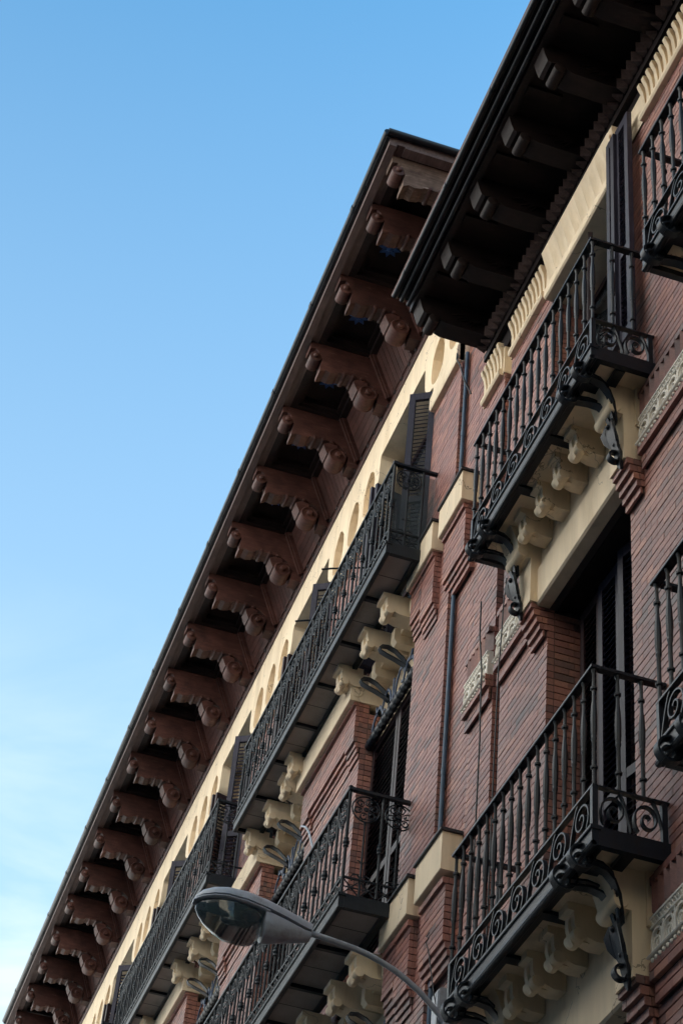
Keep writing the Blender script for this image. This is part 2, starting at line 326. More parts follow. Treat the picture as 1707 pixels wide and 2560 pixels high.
# ------------------------------------------------------------------ brick work
CH, BP = 0.060, 0.176
BED, HEAD = 0.0090, 0.0040
class Bricks:
    def __init__(s): s.b = []; s.m = MB()
    def face(s, xa, xb, za, zb, y, holes=(), depth=0.055, side=True):
        k0, k1 = round(za / CH), round(zb / CH)
        for k in range(k0, k1):
            z0, z1 = k * CH, (k + 1) * CH
            iv = [(xa, xb)]
            for (ha, hb, hz0, hz1) in holes:
                if hz0 < z1 - 0.02 and hz1 > z0 + 0.02:
                    nv = []
                    for a, b in iv:
                        if hb <= a or ha >= b: nv.append((a, b)); continue
                        if ha > a: nv.append((a, ha))
                        if hb < b: nv.append((hb, b))
                    iv = nv
            for a, b in iv:
                x = math.floor(a / BP) * BP - (BP / 2 if k % 2 else 0); cuts = [a]
                while x < b:
                    if x > a + 0.045 and x < b - 0.045: cuts.append(x)
                    x += BP
                cuts.append(b)
                for c0, c1 in zip(cuts, cuts[1:]):
                    if c1 - c0 < 0.01: continue
                    pr = random.uniform(-0.0012, 0.0018)
                    s.b.append((c0 + HEAD / 2, c1 - HEAD / 2, y - depth, y + pr, z0 + BED / 2 + random.uniform(-.0006, .0006), z1 - BED / 2))
    def back(s, xa, xb, za, zb, y, holes=(), thick=0.05):
        """mortar behind the faces, split round the openings"""
        zs = sorted({za, zb} | {z for h in holes for z in h[2:] if za < z < zb})
        for z0, z1 in zip(zs, zs[1:]):
            zm = (z0 + z1) / 2; iv = [(xa, xb)]
            for h in holes:
                if h[2] < zm < h[3]:
                    nv = []
                    for a, b in iv:
                        if h[1] <= a or h[0] >= b: nv.append((a, b)); continue
                        if h[0] > a: nv.append((a, h[0]))
                        if h[1] < b: nv.append((h[1], b))
                    iv = nv
            for a, b in iv: s.m.box(a + .004, b - .004, y - 0.016 - thick, y - 0.016, z0, z1)
    def reveal(s, x, ya, yb, za, zb, thick=0.06, step=0.158):
        """courses on a face that looks toward -x, from y=ya (inner) to y=yb (outer)"""
        k0, k1 = round(za / CH), round(zb / CH)
        for k in range(k0, k1):
            z0, z1 = k * CH, (k + 1) * CH
            cuts = [yb]; y = yb - (step if k % 2 else step * 0.72)
            while y > ya + 0.045: cuts.append(y); y -= step
            cuts.append(ya)
            for c1, c0 in zip(cuts, cuts[1:]):
                pr = random.uniform(-0.001, 0.0015)
                s.b.append((x - pr, x + thick, c0 + HEAD / 2, c1 - HEAD / 2, z0 + BED / 2, z1 - BED / 2))
        s.m.box(x + 0.015, x + thick, ya, yb, za, zb)
    def block(s, xa, xb, ya, yb, za, zb):
        """small brick mass standing out from a wall: front courses and near return"""
        s.face(xa, xb, za, zb, yb, depth=min(0.05, (yb - ya) * 0.5))
        k0, k1 = round(za / CH), round(zb / CH)
        d = min(0.05, (yb - ya) * 0.5)
        if yb - d - ya > 0.02:
            for k in range(k0, k1):
                s.b.append((xa, xa + 0.05, ya, yb - d - 0.003, k * CH + BED / 2, (k + 1) * CH - BED / 2))
        s.m.box(xa + 0.012, xb - 0.012, ya - 0.02, yb - 0.012, k0 * CH + 0.006, k1 * CH - 0.006)
    def emit(s, parent):
        cand = []
        for i, b in enumerate(s.b):
            c = Vector(((b[0] + b[1]) / 2, (b[2] + b[3]) / 2, (b[4] + b[5]) / 2))
            u, v, z = project(c)
            if z < 1 or not (-15 < u < 1722 and -15 < v < 2575): continue
            xs = [project((x, b[3], zz)) for x in b[:2] for zz in b[4:]]
            if b[3] - b[2] > 0.1: xs = [project((b[0], y, zz)) for y in b[2:4] for zz in b[4:]]
            cand.append((max(p[0] for p in xs) - min(p[0] for p in xs) + max(p[1] for p in xs) - min(p[1] for p in xs), i, c))
        cand.sort(key=lambda t: -t[0])
        return cand

ROW = []     # (bricks, parent, name) finished at the end
unit_brick = None

# ================================================================== NEAR BUILDING
near = root('brick_building', (9, 0, 0), 'nearer red brick building with dark bracketed eave and turned iron balusters', 'building')
B1 = Bricks()
FLO = 3.85
ZS = [11.29, 11.29 - FLO]          # undersides of the balcony slabs
BAY = 3.2; CXS = [9.76, 6.56]; HW = 0.73
XE1 = 11.44; XS2 = 11.60; XE2 = 12.12; XW0 = 4.9
holes = []
for cx in CXS:
    holes += [(cx - HW, cx + HW, 11.40, 14.00), (cx - HW, cx + HW, 7.56, 10.64), (cx - HW, cx + HW, 3.7, 6.80)]
B1.face(XW0, XE1, 4.8, 14.16, 0.0, holes); B1.back(XW0, XE1, 4.8, 14.16, 0.0, holes)
Y2 = 0.0
B1.face(XS2, XE2, 4.8, 14.16, 0.0); B1.back(XS2, XE2, 4.8, 14.16, 0.0)
B1.reveal(XS2, -0.10, -0.058, 4.8, 14.16, thick=0.05)
B1.face(XE1 - .05, XS2 + .05, 4.8, 14.16, -.10); B1.back(XE1 - .05, XS2 + .05, 4.8, 14.16, -.10)
# recessed strip between the two houses
B1.face(XE2, 12.76, 4.8, 15.6, -.02); B1.back(XE2, 12.76, 4.8, 15.6, -.02)
for cx in CXS:
    for (z0, z1) in ((11.40, 14.00), (7.56, 10.64), (3.7, 6.80)):
        B1.reveal(cx + HW, -0.36, -0.058, max(4.8, z0), z1)
        B1.reveal(cx - HW - 0.06, -0.36, -0.058, max(4.8, z0), z1)
# main mass, and an unseen roof put in to block light from above
ob('inner_wall', MB().box(XW0, 12.9, -8, -0.62, 0, 15.4).box(XW0, 12.7, -0.62, -0.07, 0.0, 4.8).box(XW0, 12.7, -0.62, -0.07, 14.18, 15.4).box(XW0, 12.66, -0.62, -0.37, 4.8, 14.2).mesh('near_inner', 'void'), near)
ob('roof', MB().profx([(1.0, 15.2), (1.0, 15.23), (-5, 20.0), (-8, 16.5), (-8, 15.4), (-0.5, 15.2)], XW0, 12.05).mesh('near_roof', 'roof'), near)

# --- frieze under the near eave
fz = MB()
def frieze_seg(x0, x1, yp, z0=14.16):
    fz.profx([(yp - .06, z0), (yp + .012, z0), (yp + .012, 14.49), (yp - .06, 14.49)], x0, x1)
frieze_seg(XW0, 12.02 - 3.2 + 0.2, 0.0)
frieze_seg(9.02, XE1, 0.0); frieze_seg(XS2, XE2, Y2)
fz.box(XE1, XS2, -.10, -.06, 14.16, 14.50)
fz.box(8.62, 9.03, -.06, .014, 14.16, 14.54); fz.box(10.46, 10.60, -.06, .014, 14.16, 14.54)
fr = ob('frieze', fz.mesh('near_frieze', 'cream'), near)
leafm = MB()
leafm.profx([(0, 0), (.012, 0), (.016, .12), (.030, .22), (.058, .285), (.062, .315), (.048, .325), (0, .325)], -.019, .019)
leafm.profx([(0, 0), (.007, 0), (.009, .15), (.02, .26), (.03, .31), (0, .31)], .019, .040)
leafme = leafm.mesh('leaf', 'cream')
def moulding(x0, x1, yp):
    mo = MB().profx([(yp - .02, 14.145), (yp + .045, 14.145), (yp + .058, 14.165), (yp + .058, 14.20), (yp + .03, 14.225), (yp - .02, 14.225)], x0, x1)
    ob('moulding', mo.mesh('moulding', 'cream'), near)
def leaves(x0, x1, yp):
    n = round((x1 - x0) / 0.078)
    for i in range(n):
        ob('leaf', leafme, fr, (x0 + (i + 0.5) * (x1 - x0) / n, yp + .012, 14.225))
for a, b, yp in ((10.60, 11.40, 0.0), (XS2 + 0.01, 12.08, Y2), (7.35, 8.62, 0.0)):
    leaves(a, b, yp); moulding(a + .02, b, yp)
# window head with a row of cupped scallops
for cx in CXS[:1]:
    lb = MB().profx([(-.30, 13.985), (.060, 13.985), (.075, 14.0), (.075, 14.09), (.060, 14.105), (-.30, 14.105)], cx - HW, cx + HW + .02)
    lb.profx([(-.07, 14.105), (.012, 14.105), (.10, 14.50), (.10, 14.56), (-.07, 14.56)], cx - HW, cx + HW - .02)
    lin = ob('lintel', lb.mesh('lintel', 'cream'), near)
    n = 10; p = (2 * HW - .06) / n
    sm = MB()
    vs = []; fs = []; NU, NV = 6, 6       # one scallop: a cupped tile, hollow in the middle, pointed below
    for j in range(NV + 1):
        for i in range(NU + 1):
            u, v = i / NU, j / NV
            hol = 0.035 * math.sin(math.pi * u) * math.sin(math.pi * min(1, v * 1.05))
            yy = 0.022 + 0.088 * v + 0.014 - hol * 0.8 + 0.018 * (1 - math.sin(math.pi * u)) * 0
            vs.append(((u - .5) * p * .985 + 0.10 * p * v, yy, 0.005 + v * 0.385))
    for j in range(NV):
        for i in range(NU):
            a = j * (NU + 1) + i; fs.append((a, a + 1, a + NU + 2, a + NU + 1))
    sm.add(vs, fs); sme = sm.mesh('scallop', 'cream', smooth=True)
    for i in range(n):
        ob('scallop', sme, lin, (cx - HW + .02 + (i + .5) * p, 0.0, 14.107))

# --- near eave
ZE = 15.15
ev = MB()
ev.box(XW0, 12.08, -.05, .80, ZE, ZE + .05)                    # boarding
ev.box(XW0, 12.08, .74, .80, ZE - .06, ZE)                     # fascia behind the gutters
ev.profx([(-.06, 14.495), (-.005, 14.495), (-.005, 14.70), (.05, 14.70), (.05, 14.78), (.02, 14.80), (.02, 15.148), (-.05, 15.148)], XW0, 12.06)
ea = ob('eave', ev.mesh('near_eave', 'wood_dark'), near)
g = MB()
for yy, rr, zz in ((.835, .022, 15.12), (.905, .022, 15.15), (.975, .028, 15.18)):
    g.tube([(XW0, yy, zz), (12.02, yy, zz)], rr, 10)
g.box(XW0, 12.03, .80, .97, 15.19, 15.215)
gut = ob('gutter', g.mesh('near_gutter', 'gutter', True), near)
sj = MB().tube([(-.02, .975, 15.18), (.02, .975, 15.18)], .033, 10).mesh('gutter_joint', 'gutter', True)
for i in range(6): ob('gutter_joint', sj, gut, (11.7 - i * 1.1, 0, 0))
# dentils: a run of little wedges between wall and soffit
dm = MB().add([(-.033, 0, 0), (.033, 0, 0), (.033, 0, .13), (-.033, 0, .13), (.0, .085, .0), (.0, .085, .13)], [(0, 1, 2, 3), (0, 4, 1), (3, 2, 5), (0, 3, 5, 4), (1, 4, 5, 2)])
dme = dm.mesh('dentil', 'wood_lit')
for i in range(int((12.05 - 7.2) / .0935)):
    ob('dentil', dme, ea, (12.03 - i * .0935, .048 if 12.03 - i * .0935 < 20 else .1, 14.82))
bp_ = MB()
pr = [(.0, 14.86), (.50, 14.86), (.555, 14.885), (.575, 14.93), (.655, 14.93), (.690, 14.915), (.725, 14.93), (.745, 14.985), (.765, 15.06), (.78, ZE), (.0, ZE)]
bp_.profx(pr, 0, .19)
bp_.lathe([(.046, -.004), (.052, 0), (.052, .19), (.046, .194)], (0, .615, 14.885), 'x', 14)
bme = bp_.mesh('near_bracket', 'wood_dark', True)
lf = MB()        # carved fan of leaves on the bracket's flank
for k in range(5):
    a0 = R(4 + k * 9); Ln = .33 - .035 * k
    c = Vector((-.004, .10, 15.0 - .006 * k))
    pts = [c + Vector((-.010 * math.sin(math.pi * t), Ln * t * math.cos(a0) + .02, -Ln * t * math.sin(a0) * .55 + .05 * math.sin(math.pi * t))) for t in (0, .25, .5, .75, 1)]
    lf.sweep(pts, (0, .3, 1), [.012, .03, .036, .026, .006], .012)
lme = lf.mesh('carved_leaf', 'wood_dark')
for i in range(7):
    x = 11.87 - i * .748
    b = ob('eave_bracket', bme, near, (x, 0, 0)); ob('carved_leaf', lme, b, (x, 0, 0))
pm = MB().box(-.045, .045, 0, .30, -.035, 0).mesh('soffit_batten', 'wood_dark')
for i in range(7): ob('soffit_batten', pm, ea, (11.87 - .28 - i * .748, .42, ZE - .001))

# --- balcony of the near building
def scroll_pts(p, h, n=34):
    pts = []
    c = (0.46 * p, 0.47 * h)
    for i in range(n):
        t = i / (n - 1)
        a = R(-130 - 560 * t); r_ = (0.46 - 0.385 * t ** .85) * h
        pts.append((c[0] + r_ * math.cos(a) * min(1, p / h * .95), c[1] + r_ * math.sin(a)))
    tail = [(p * 1.02, .02 * h), (p * .93, .10 * h), (p * .86, .30 * h)]
    hook = []
    for i in range(9):
        t = i / 8
        hook.append((p * (.62 + .36 * t), h * (.97 - .9 * (t ** 1.6))))
    return pts, hook
def scroll_mesh(name, p, h, ax):
    m = MB(); a, hk = scroll_pts(p, h)
    f = (lambda q: (q[0], 0, q[1])) if ax == 'x' else (lambda q: (0, -q[0], q[1]))
    wv = (0, 1, 0) if ax == 'x' else (1, 0, 0)
    m.sweep([f(q) for q in a], wv, .030, .011); m.sweep([f(q) for q in hk], wv, .026, .010)
    return m.mesh(name, 'iron', True)
BALP = [(r_ * 1.12, h_) for r_, h_ in [(.0115, 0), (.0115, .105), (.020, .112), (.021, .125), (.012, .132), (.0120, .30), (.0165, .315), (.0165, .325), (.0135, .335), (.0165, .345), (.0165, .355), (.0185, .375), (.0190, .47), (.0165, .53), (.0120, .58), (.0105, .60), (.0105, .66), (.019, .668), (.020, .682), (.0110, .69), (.0100, .79), (.0145, .80), (.0175, .815), (.0140, .83)]]
balme = MB().lathe(BALP, n=8).mesh('baluster', 'iron', True)
BL = 2.36; BD = .48
NS = 7; sp = (BL - .06) / NS
scx = scroll_mesh('scroll', sp * .97, .258, 'x'); scy = scroll_mesh('scroll_end', .205, .258, 'y')
def arc(c, r_, a0, a1, n=14): return [(c[0] + r_ * math.cos(R(a0 + (a1 - a0) * i / n)), c[1] + r_ * math.sin(R(a0 + (a1 - a0) * i / n))) for i in range(n + 1)]
def iron_bracket():
    m = MB()
    for sx in (-.125, .125):
        # volute at the rim, then a concave arm sweeping down to the wall
        lo = arc((.478, -.022), .074, -60, 300, 22)
        lo2 = arc((.492, -.05), .040, 300, 640, 16)
        path = lo2[::-1] + lo[::-1]
        m.sweep([(sx, y, z) for y, z in path], (1, 0, 0), .055, .011)
        arm = [(sx * 1.0, .47, -.075), (sx * .95, .40, -.062), (sx * .82, .325, -.065), (sx * .62, .265, -.10), (sx * .42, .222, -.165), (sx * .25, .20, -.25), (sx * .15, .188, -.32)]
        m.sweep(arm, (1, 0, 0), [.055, .06, .065, .065, .06, .055, .05], .016)
        arm2 = [(sx * 1.0, .44, -.02), (sx * .86, .345, -.02), (sx * .66, .275, -.05), (sx * .46, .245, -.12), (sx * .3, .228, -.22), (sx * .16, .20, -.33)]
        m.sweep(arm2, (1, 0, 0), .035, .012)
    # acanthus leaf hanging against the wall
    lp = [(0, .19, -.27), (0, .225, -.33), (0, .215, -.40), (0, .195, -.47), (0, .175, -.53), (0, .160, -.58), (0, .150, -.66), (0, .140, -.70)]
    m.sweep(lp, (1, 0, 0), [.07, .115, .125, .12, .07, .085, .05, .012], .022)
    for sx in (-1, 1):
        m.sweep([(sx * .05, .225, -.31), (sx * .075, .235, -.37), (sx * .07, .215, -.44), (sx * .045, .19, -.50)], (1, .4 * sx, 0), [.02, .045, .04, .015], .018)
    cu = [(y, z) for y, z in arc((.185, -.60), .042, 210, 470, 14)]
    m.sweep([(0.012, y, z) for y, z in cu], (1, 0, 0), [.05] * 8 + [.045] * 7, .014)
    m.sweep([(0, .165, -.50), (0, .155, -.60), (0, .17, -.64)], (1, 0, 0), .05, .015)
    m.ball((0, .235, -.35), .02, 8, 5); m.ball((0, .19, -.50), .016, 8, 5)
    return m
ibme = iron_bracket().mesh('iron_bracket', 'iron', True)
def near_balcony(cx, zb, label):
    x0, x1 = cx - BL / 2, cx + BL / 2
    m = MB().box(x0 + .02, x1 - .02, .015, BD - .04, zb + .05, zb + .11)
    b = ob('balcony', m.mesh('balcony_slab', 'cream'), near, label=label)
    m = MB()
    m.bbox(x0, x1, BD - .045, BD, zb, zb + .125); m.bbox(x0 - .008, x1 + .008, BD - .06, BD + .012, zb + .10, zb + .125, .005)
    m.tube([(x0, BD - .01, zb + .008), (x1, BD - .01, zb + .008)], .02, 8)
    for x in (x0, x1 - .045): m.box(x, x + .045, .0, BD - .046, zb + .002, zb + .123)
    m.box(x0 + .05, x1 - .05, BD - .10, BD - .046, zb + .034, zb + .048)
    ob('rim_beam', m.mesh('rim_beam', 'iron'), b)
    cb = MB().box(-.04, .04, .05, BD - .05, zb + .018, zb + .045).mesh('cross_bar', 'iron')
    for k in range(4): ob('cross_bar', cb, b, (x0 + .30 + k * (BL - .6) / 3, 0, 0))
    eb = MB().box(x0 + .06, x0 + .30, .20, .27, zb + .012, zb + .04).mesh('cross_bar', 'iron'); ob('cross_bar', eb, b)
    zt = zb + 1.235; zs = zb + .385
    m = MB(); m.bbox(x0 - .01, x1 + .01, BD - .052, BD + .006, zt - .022, zt, .004)
    for x in (x0 - .01, x1 - .04): m.box(x, x + .05, .0, BD - .053, zt - .021, zt - .001)
    ob('top_rail', m.mesh('top_rail', 'iron'), b)
    m = MB(); m.box(x0, x1, BD - .04, BD - .004, zs, zs + .013)
    for x in (x0, x1 - .036): m.box(x, x + .036, .0, BD - .041, zs + .0005, zs + .0125)
    ob('scroll_rail', m.mesh('scroll_rail', 'iron'), b)
    cp = MB().box(-.017, .017, -.017, .017, 0, zs - zb - .125).mesh('corner_post', 'iron')
    for x in (x0 + .02, x1 - .02):
        for y in (BD - .022, .03): ob('corner_post', cp, b, (x, y, zb + .125))
    n = 16
    for i in range(n + 1): ob('baluster', balme, b, (x0 + .018 + i * (BL - .036) / n, BD - .022, zs + .013))
    for x in (x0 + .018, x1 - .018):
        for y in (BD - .022 - .152, BD - .022 - .304): ob('baluster', balme, b, (x, y, zs + .013))
    for i in range(NS): ob('scroll', scx, b, (x0 + .03 + i * sp, BD - .022, zb + .126))
    for x in (x0 + .018, x1 - .018):
        for k in range(2): ob('scroll', scy, b, (x, BD - .045 - k * .205, zb + .126))
    for x in (cx - .90, cx + .90): ob('iron_bracket', ibme, b, (x, 0, zb + .02))
    return b
# consoles, lintels and lace friezes below each balcony
def cons_prof(s, zb):
    # trefoil console: straight nose, hollow, bead
    return [(.02, zb - .17), (.10, zb - .17), (.135, zb - .155), (.165, zb - .135), (.175, zb - .15), (.20, zb - .135), (.215, zb - .10), (.23, zb - .075), (.25, zb - .085), (.285, zb - .06), (.31, zb - .055), (.325, zb - .03), (.335, zb + .02), (.335, zb + .048), (.02, zb + .048)]
def console_mesh(name, wd, mat='cream', yb_=.02):
    m = MB()
    y0 = yb_
    m.profx([(y0, .0485), (.28, .0485), (.28, .002), (.240, -.003), (.237, -.085), (.222, -.112), (.200, -.100), (.168, -.148), (.105, -.172), (y0, -.172)], 0, wd)
    m.profx([(.10, -.02), (.239, -.02), (.256, -.05), (.258, -.09), (.243, -.165), (.225, -.205), (.21, -.17), (.10, -.165)], wd * .34, wd * .66)
    m.lathe([(.040, -.006), (.045, .0), (.045, wd), (.040, wd + .006)], (0, .203, -.143), 'x', 16)
    return m.mesh(name, mat, True)
conme = console_mesh('console', .135)
bigm = MB()
bigm.profx([(.0, .0485), (.315, .0485), (.300, .03), (.278, -.02), (.252, -.10), (.243, -.13), (.250, -.168), (.225, -.175), (.195, -.195), (.175, -.215), (.138, -.215), (.138, -.62), (.0, -.62)], 0, .235)
bigm.lathe([(.042, -.008), (.048, .0), (.048, .235), (.042, .243)], (0, .205, -.172), 'x', 18)
bigme = bigm.mesh('end_console', 'cream', True)

def lace(x0, x1, yp, zt):
    """openwork frieze: arcade with lozenges above it, on a pale ground with painted dark holes; top edge at zt"""
    zb_ = zt - .245
    m = MB().box(x0, x1, yp - .03, yp + .012, zb_, zt)
    g_ = ob('lace_frieze', m.mesh('lace_ground', 'cream2'), near)
    hol = MB()
    n = max(1, round((x1 - x0) / .145)); p = (x1 - x0) / n
    m = MB()
    yy = yp + .012
    m.box(x0, x1, yy, yy + .016, zt - .014, zt); m.box(x0, x1, yy, yy + .014, zt - .072, zt - .062); m.box(x0, x1, yy, yy + .010, zb_, zb_ + .012)
    for i in range(n):
        c = x0 + (i + .5) * p
        ar = arc((c, zb_ + .085), p * .42, 0, 180, 10)
        m.sweep([(c + p * .42, yy + .007, zb_ + .005)] + [(a, yy + .007, b) for a, b in ar] + [(c - p * .42, yy + .007, zb_ + .005)], (0, 1, 0), .016, .013)
        ar = arc((c, zb_ + .06), p * .24, 0, 180, 8)
        m.sweep([(c + p * .24, yy + .006, zb_ + .005)] + [(a, yy + .006, b) for a, b in ar] + [(c - p * .24, yy + .006, zb_ + .005)], (0, 1, 0), .013, .010)
        m.sweep([(c, yy + .006, zb_ + .01), (c + .004, yy + .006, zb_ + .05), (c - .012, yy + .006, zb_ + .075)], (0, 1, 0), .013, .016)
        m.sweep([(c - p * .5, yy + .006, zb_ + .01), (c - p * .5, yy + .006, zb_ + .17)], (0, 1, 0), .012, .012)
        # flat dark lozenges, painting in the shade of pierced holes
        for (dx, dz, sx, sz) in ((0, .125, .022, .014), (-.24 * p, .155, .010, .012), (.24 * p, .155, .010, .012), (.12 * p, .04, .010, .022), (-.13 * p, .035, .009, .018), (-.40 * p, .165, .008, .010), (.40 * p, .165, .008, .010)):
            hol.add([(c + dx - sx, yy + .0015, zb_ + dz), (c + dx, yy + .0015, zb_ + dz - sz), (c + dx + sx, yy + .0015, zb_ + dz), (c + dx, yy + .0015, zb_ + dz + sz)], [(0, 1, 2, 3)])
        for k in range(4):
            q = x0 + i * p + (k + .5) * p / 4
            m.sweep([(q - p / 8, yy + .006, zt - .064), (q + p / 8, yy + .006, zt - .012)], (0, 1, 0), .011, .006)
            m.sweep([(q + p / 8, yy + .006, zt - .064), (q - p / 8, yy + .006, zt - .012)], (0, 1, 0), .010, .006)
            hol.add([(q - .010, yy + .0015, zt - .038), (q, yy + .0015, zt - .055), (q + .010, yy + .0015, zt - .038), (q, yy + .0015, zt - .021)], [(0, 1, 2, 3)])
    ob('tracery', m.mesh('tracery', 'cream2'), g_); ob('painted_hole', hol.mesh('painted_hole', 'ochre'), g_)
    m = MB().profx([(yp - .03, zb_ - .016), (yp + .05, zb_ - .016), (yp + .055, zb_ - .008), (yp + .05, zb_), (yp - .03, zb_)], x0, x1)
    ob('lip', m.mesh('lip', 'cream2'), g_)
    m = MB().box(x0, x1, yp - .03, yp + .018, zb_ - .06, zb_ - .017)
    ob('bead_ground', m.mesh('bead_ground', 'ochre'), g_)
    m = MB(); k = int((x1 - x0) / .0475)
    for i in range(k): m.ball((x0 + .024 + i * .0475, yp + .032, zb_ - .038), .0155, 8, 5)
    ob('bead_row', m.mesh('bead_row', 'cream2', True), g_, kind='stuff')
saw = MB().add([(-.045, .0, 0), (.015, .052, 0), (.045, .0, 0), (-.045, .0, .20), (.015, .052, .20), (.045, .0, .20)], [(0, 2, 1), (3, 4, 5), (0, 1, 4, 3), (1, 2, 5, 4), (2, 0, 3, 5)]).mesh('dog_tooth', 'brick')
def storey(cx, zb, full=True):
    """brick and stucco trim under the balcony whose underside is zb"""
    m = MB().profx([(-.02, zb - .642), (.075, zb - .642), (.09, zb - .627), (.09, zb - .31), (.07, zb - .302), (-.02, zb - .302)], cx - HW - .005, cx + HW + .005)
    ob('lintel', m.mesh('lintel_low', 'cream'), near)
    m = MB().profx([(-.36, zb - .635), (-.022, zb - .635), (-.022, zb - .30), (-.36, zb - .30)], cx - HW, cx + HW).box(cx - HW, cx + HW, -.10, -.075, zb - .65, zb - .6352)
    ob('head_lining', m.mesh('head_lining', 'wood_dark'), near)
    m = MB().box(cx - HW - .25, cx + HW + .25, -.05, .06, zb - .300, zb + .048)
    ob('frieze_board', m.mesh('frieze_board', 'cream'), near)
    for xo in (-.45, -.145, .185, .515): ob('console', conme, near, (cx + xo - .02, .045, zb))
    for xa in (cx - HW - .225, cx + HW - .01):
        ob('end_console', bigme, near, (xa, .006, zb))
    for k in range(5):
        zz = round((zb - .68) / CH) * CH - k * CH
        yk = .128 - .0235 * k
        for xa in (cx - HW - .235, cx + HW + .004):
            B1.block(xa, xa + .24, 0.0, yk, zz, zz + CH)
    # string courses and lace between the bays
    def between(xa, xb, yp):
        zt = zb - .265
        lace(xa + .005, xb - .005, yp + .028, zt)
        z1 = round((zt - .31) / CH) * CH
        B1.block(xa, xb, yp, yp + .062, z1 - 1 * CH, z1 + CH * .999); B1.block(xa, xb, yp, yp + .032, z1 - 3 * CH, z1 - CH)
        for i in range(int((xb - xa) / .08)):
            ob('dog_tooth', saw, near, (xa + .045 + i * .08, yp + .004, zt + .018))
        B1.block(xa, xb, yp, yp + .05, round((zt + .225) / CH) * CH, round((zt + .225) / CH) * CH + CH)
    between(cx + HW + .26, XE1, 0.0) if cx > 9 else None
    if cx > 9:
        between(XS2 + .01, XE2 + .03, Y2); between(cx - BAY + HW + .26, cx - HW - .26, 0.0)
for fl, nm in ((0, 'upper'), (1, 'lower')):
    for cx in CXS: storey(cx, ZS[fl])
near_balcony(CXS[0], ZS[0], 'upper black iron balcony at the far window bay with scrolled apron')
near_balcony(CXS[0], ZS[1], 'lower black iron balcony in deep shade above the dark window head')
near_balcony(CXS[1], ZS[0], 'topmost balcony cut off by the right edge of the picture')
near_balcony(CXS[1], ZS[1], 'balcony cut off at the right edge, halfway down')

# --- shutters
def shutter_mesh(wd, h):
    m = MB(); st = .062
    m.box(0, st, -.02, .02, 0, h); m.box(wd - st, wd, -.02, .02, 0, h)
    for z0, z1 in ((0, .10), (h * .36, h * .36 + .075), (h - .09, h)): m.box(st, wd - st, -.018, .018, z0, z1)
    return m, st
def shutter(parent, wd, h, loc, ang, mat, name='shutter', pitch=.052):
    m, st = shutter_mesh(wd, h)
    s = ob(name, m.mesh(name, mat), parent, loc, rot=(0, 0, ang))
    sl = MB().add([(0, .012, 0), (wd - 2 * st, .012, 0), (wd - 2 * st, .019, .004), (0, .019, .004), (0, -.020, .036), (wd - 2 * st, -.020, .036), (wd - 2 * st, -.013, .040), (0, -.013, .040)],
                  [(0, 1, 2, 3), (4, 7, 6, 5), (0, 4, 5, 1), (1, 5, 6, 2), (2, 6, 7, 3), (3, 7, 4, 0)]).mesh('slat', mat)
    z = .108
    while z < h - .14:
        if not (h * .36 - .045 < z < h * .36 + .08):
            o = bpy.data.objects.new('slat', sl); col.objects.link(o); o.parent = s; o.location = (st, 0, z)
        z += pitch
    return s
def window(parent, x0, x1, z0, z1, y, curtain=False):
    m = MB(); t = .06
    for a, b in ((x0, x0 + t), (x1 - t, x1), ((x0 + x1) / 2 - .05, (x0 + x1) / 2 + .05)): m.box(a, b, y - .05, y, z0, z1)
    m.box(x0 + t, x1 - t, y - .049, y - .001, z1 - t, z1); m.box(x0 + t, x1 - t, y - .049, y - .001, z0, z0 + .1); m.box(x0 + t, x1 - t, y - .048, y - .002, z0 + .9, z0 + .96)
    f = ob('window', m.mesh('window_frame', 'shutter_brown'), parent)
    xm = (x0 + x1) / 2
    for a, b in ((x0 + t, xm - .05), (xm + .05, x1 - t)):
        ob('pane', MB().box(a, b, y - .03, y - .026, z0 + .1, z1 - t).mesh('pane', 'pane'), f)
    if curtain: ob('curtain', MB().box(x0 + t, x1 - t, y - .09, y - .08, z0, z1).mesh('curtain', 'curtain'), f)
cx = CXS[0]
for c_ in CXS:
    for z0, z1 in ((11.40, 13.98), (7.56, 10.64), (4.8, 6.8)):
        window(near, c_ - HW + .0, c_ + HW, z0, z1, -.30)
# top floor: near leaf folded flat on the wall outside, far leaf half closed and seen edge on
shutter(near, .23, 2.50, (cx - HW - .30, .085, 11.88 - .0), R(0), 'shutter')
shutter(near, .15, 2.44, (cx - HW - .10, .115, 11.88 - .0), R(-2), 'shutter')
shutter(near, .93, 2.40, (10.42, -.29, 11.43), R(158), 'shutter_brown')
# lower floor: closed louvres with one leaf pulled ajar
shutter(near, .35, 3.02, (cx + HW - .42, -.25, 7.58), R(0), 'shutter_brown')
shutter(near, .34, 3.02, (cx + HW - .77, -.245, 7.58), R(2), 'shutter')
shutter(near, .34, 3.02, (cx - HW + .03, -.06, 7.58), R(-42), 'shutter')
shutter(near, .34, 3.02, (cx - HW + .29, -.27, 7.58), R(12), 'shutter')

# --- drainpipes
def drain(parent, x, y, z0, z1, r_):
    m = MB().tube([(x, y, z0), (x, y, z1)], r_, 12)
    p = ob('drainpipe', m.mesh('drainpipe', 'pipe', True), parent)
    c = MB().tube([(x, y, -.03), (x, y, .03)], r_ * 1.16, 12).mesh('pipe_collar', 'pipe', True)
    z = z1 - 1.1
    while z > z0: ob('pipe_collar', c, p, (0, 0, z)); z -= 1.9
drain(near, XE1 + .075, -.045, 5.0, 12.0, .016)

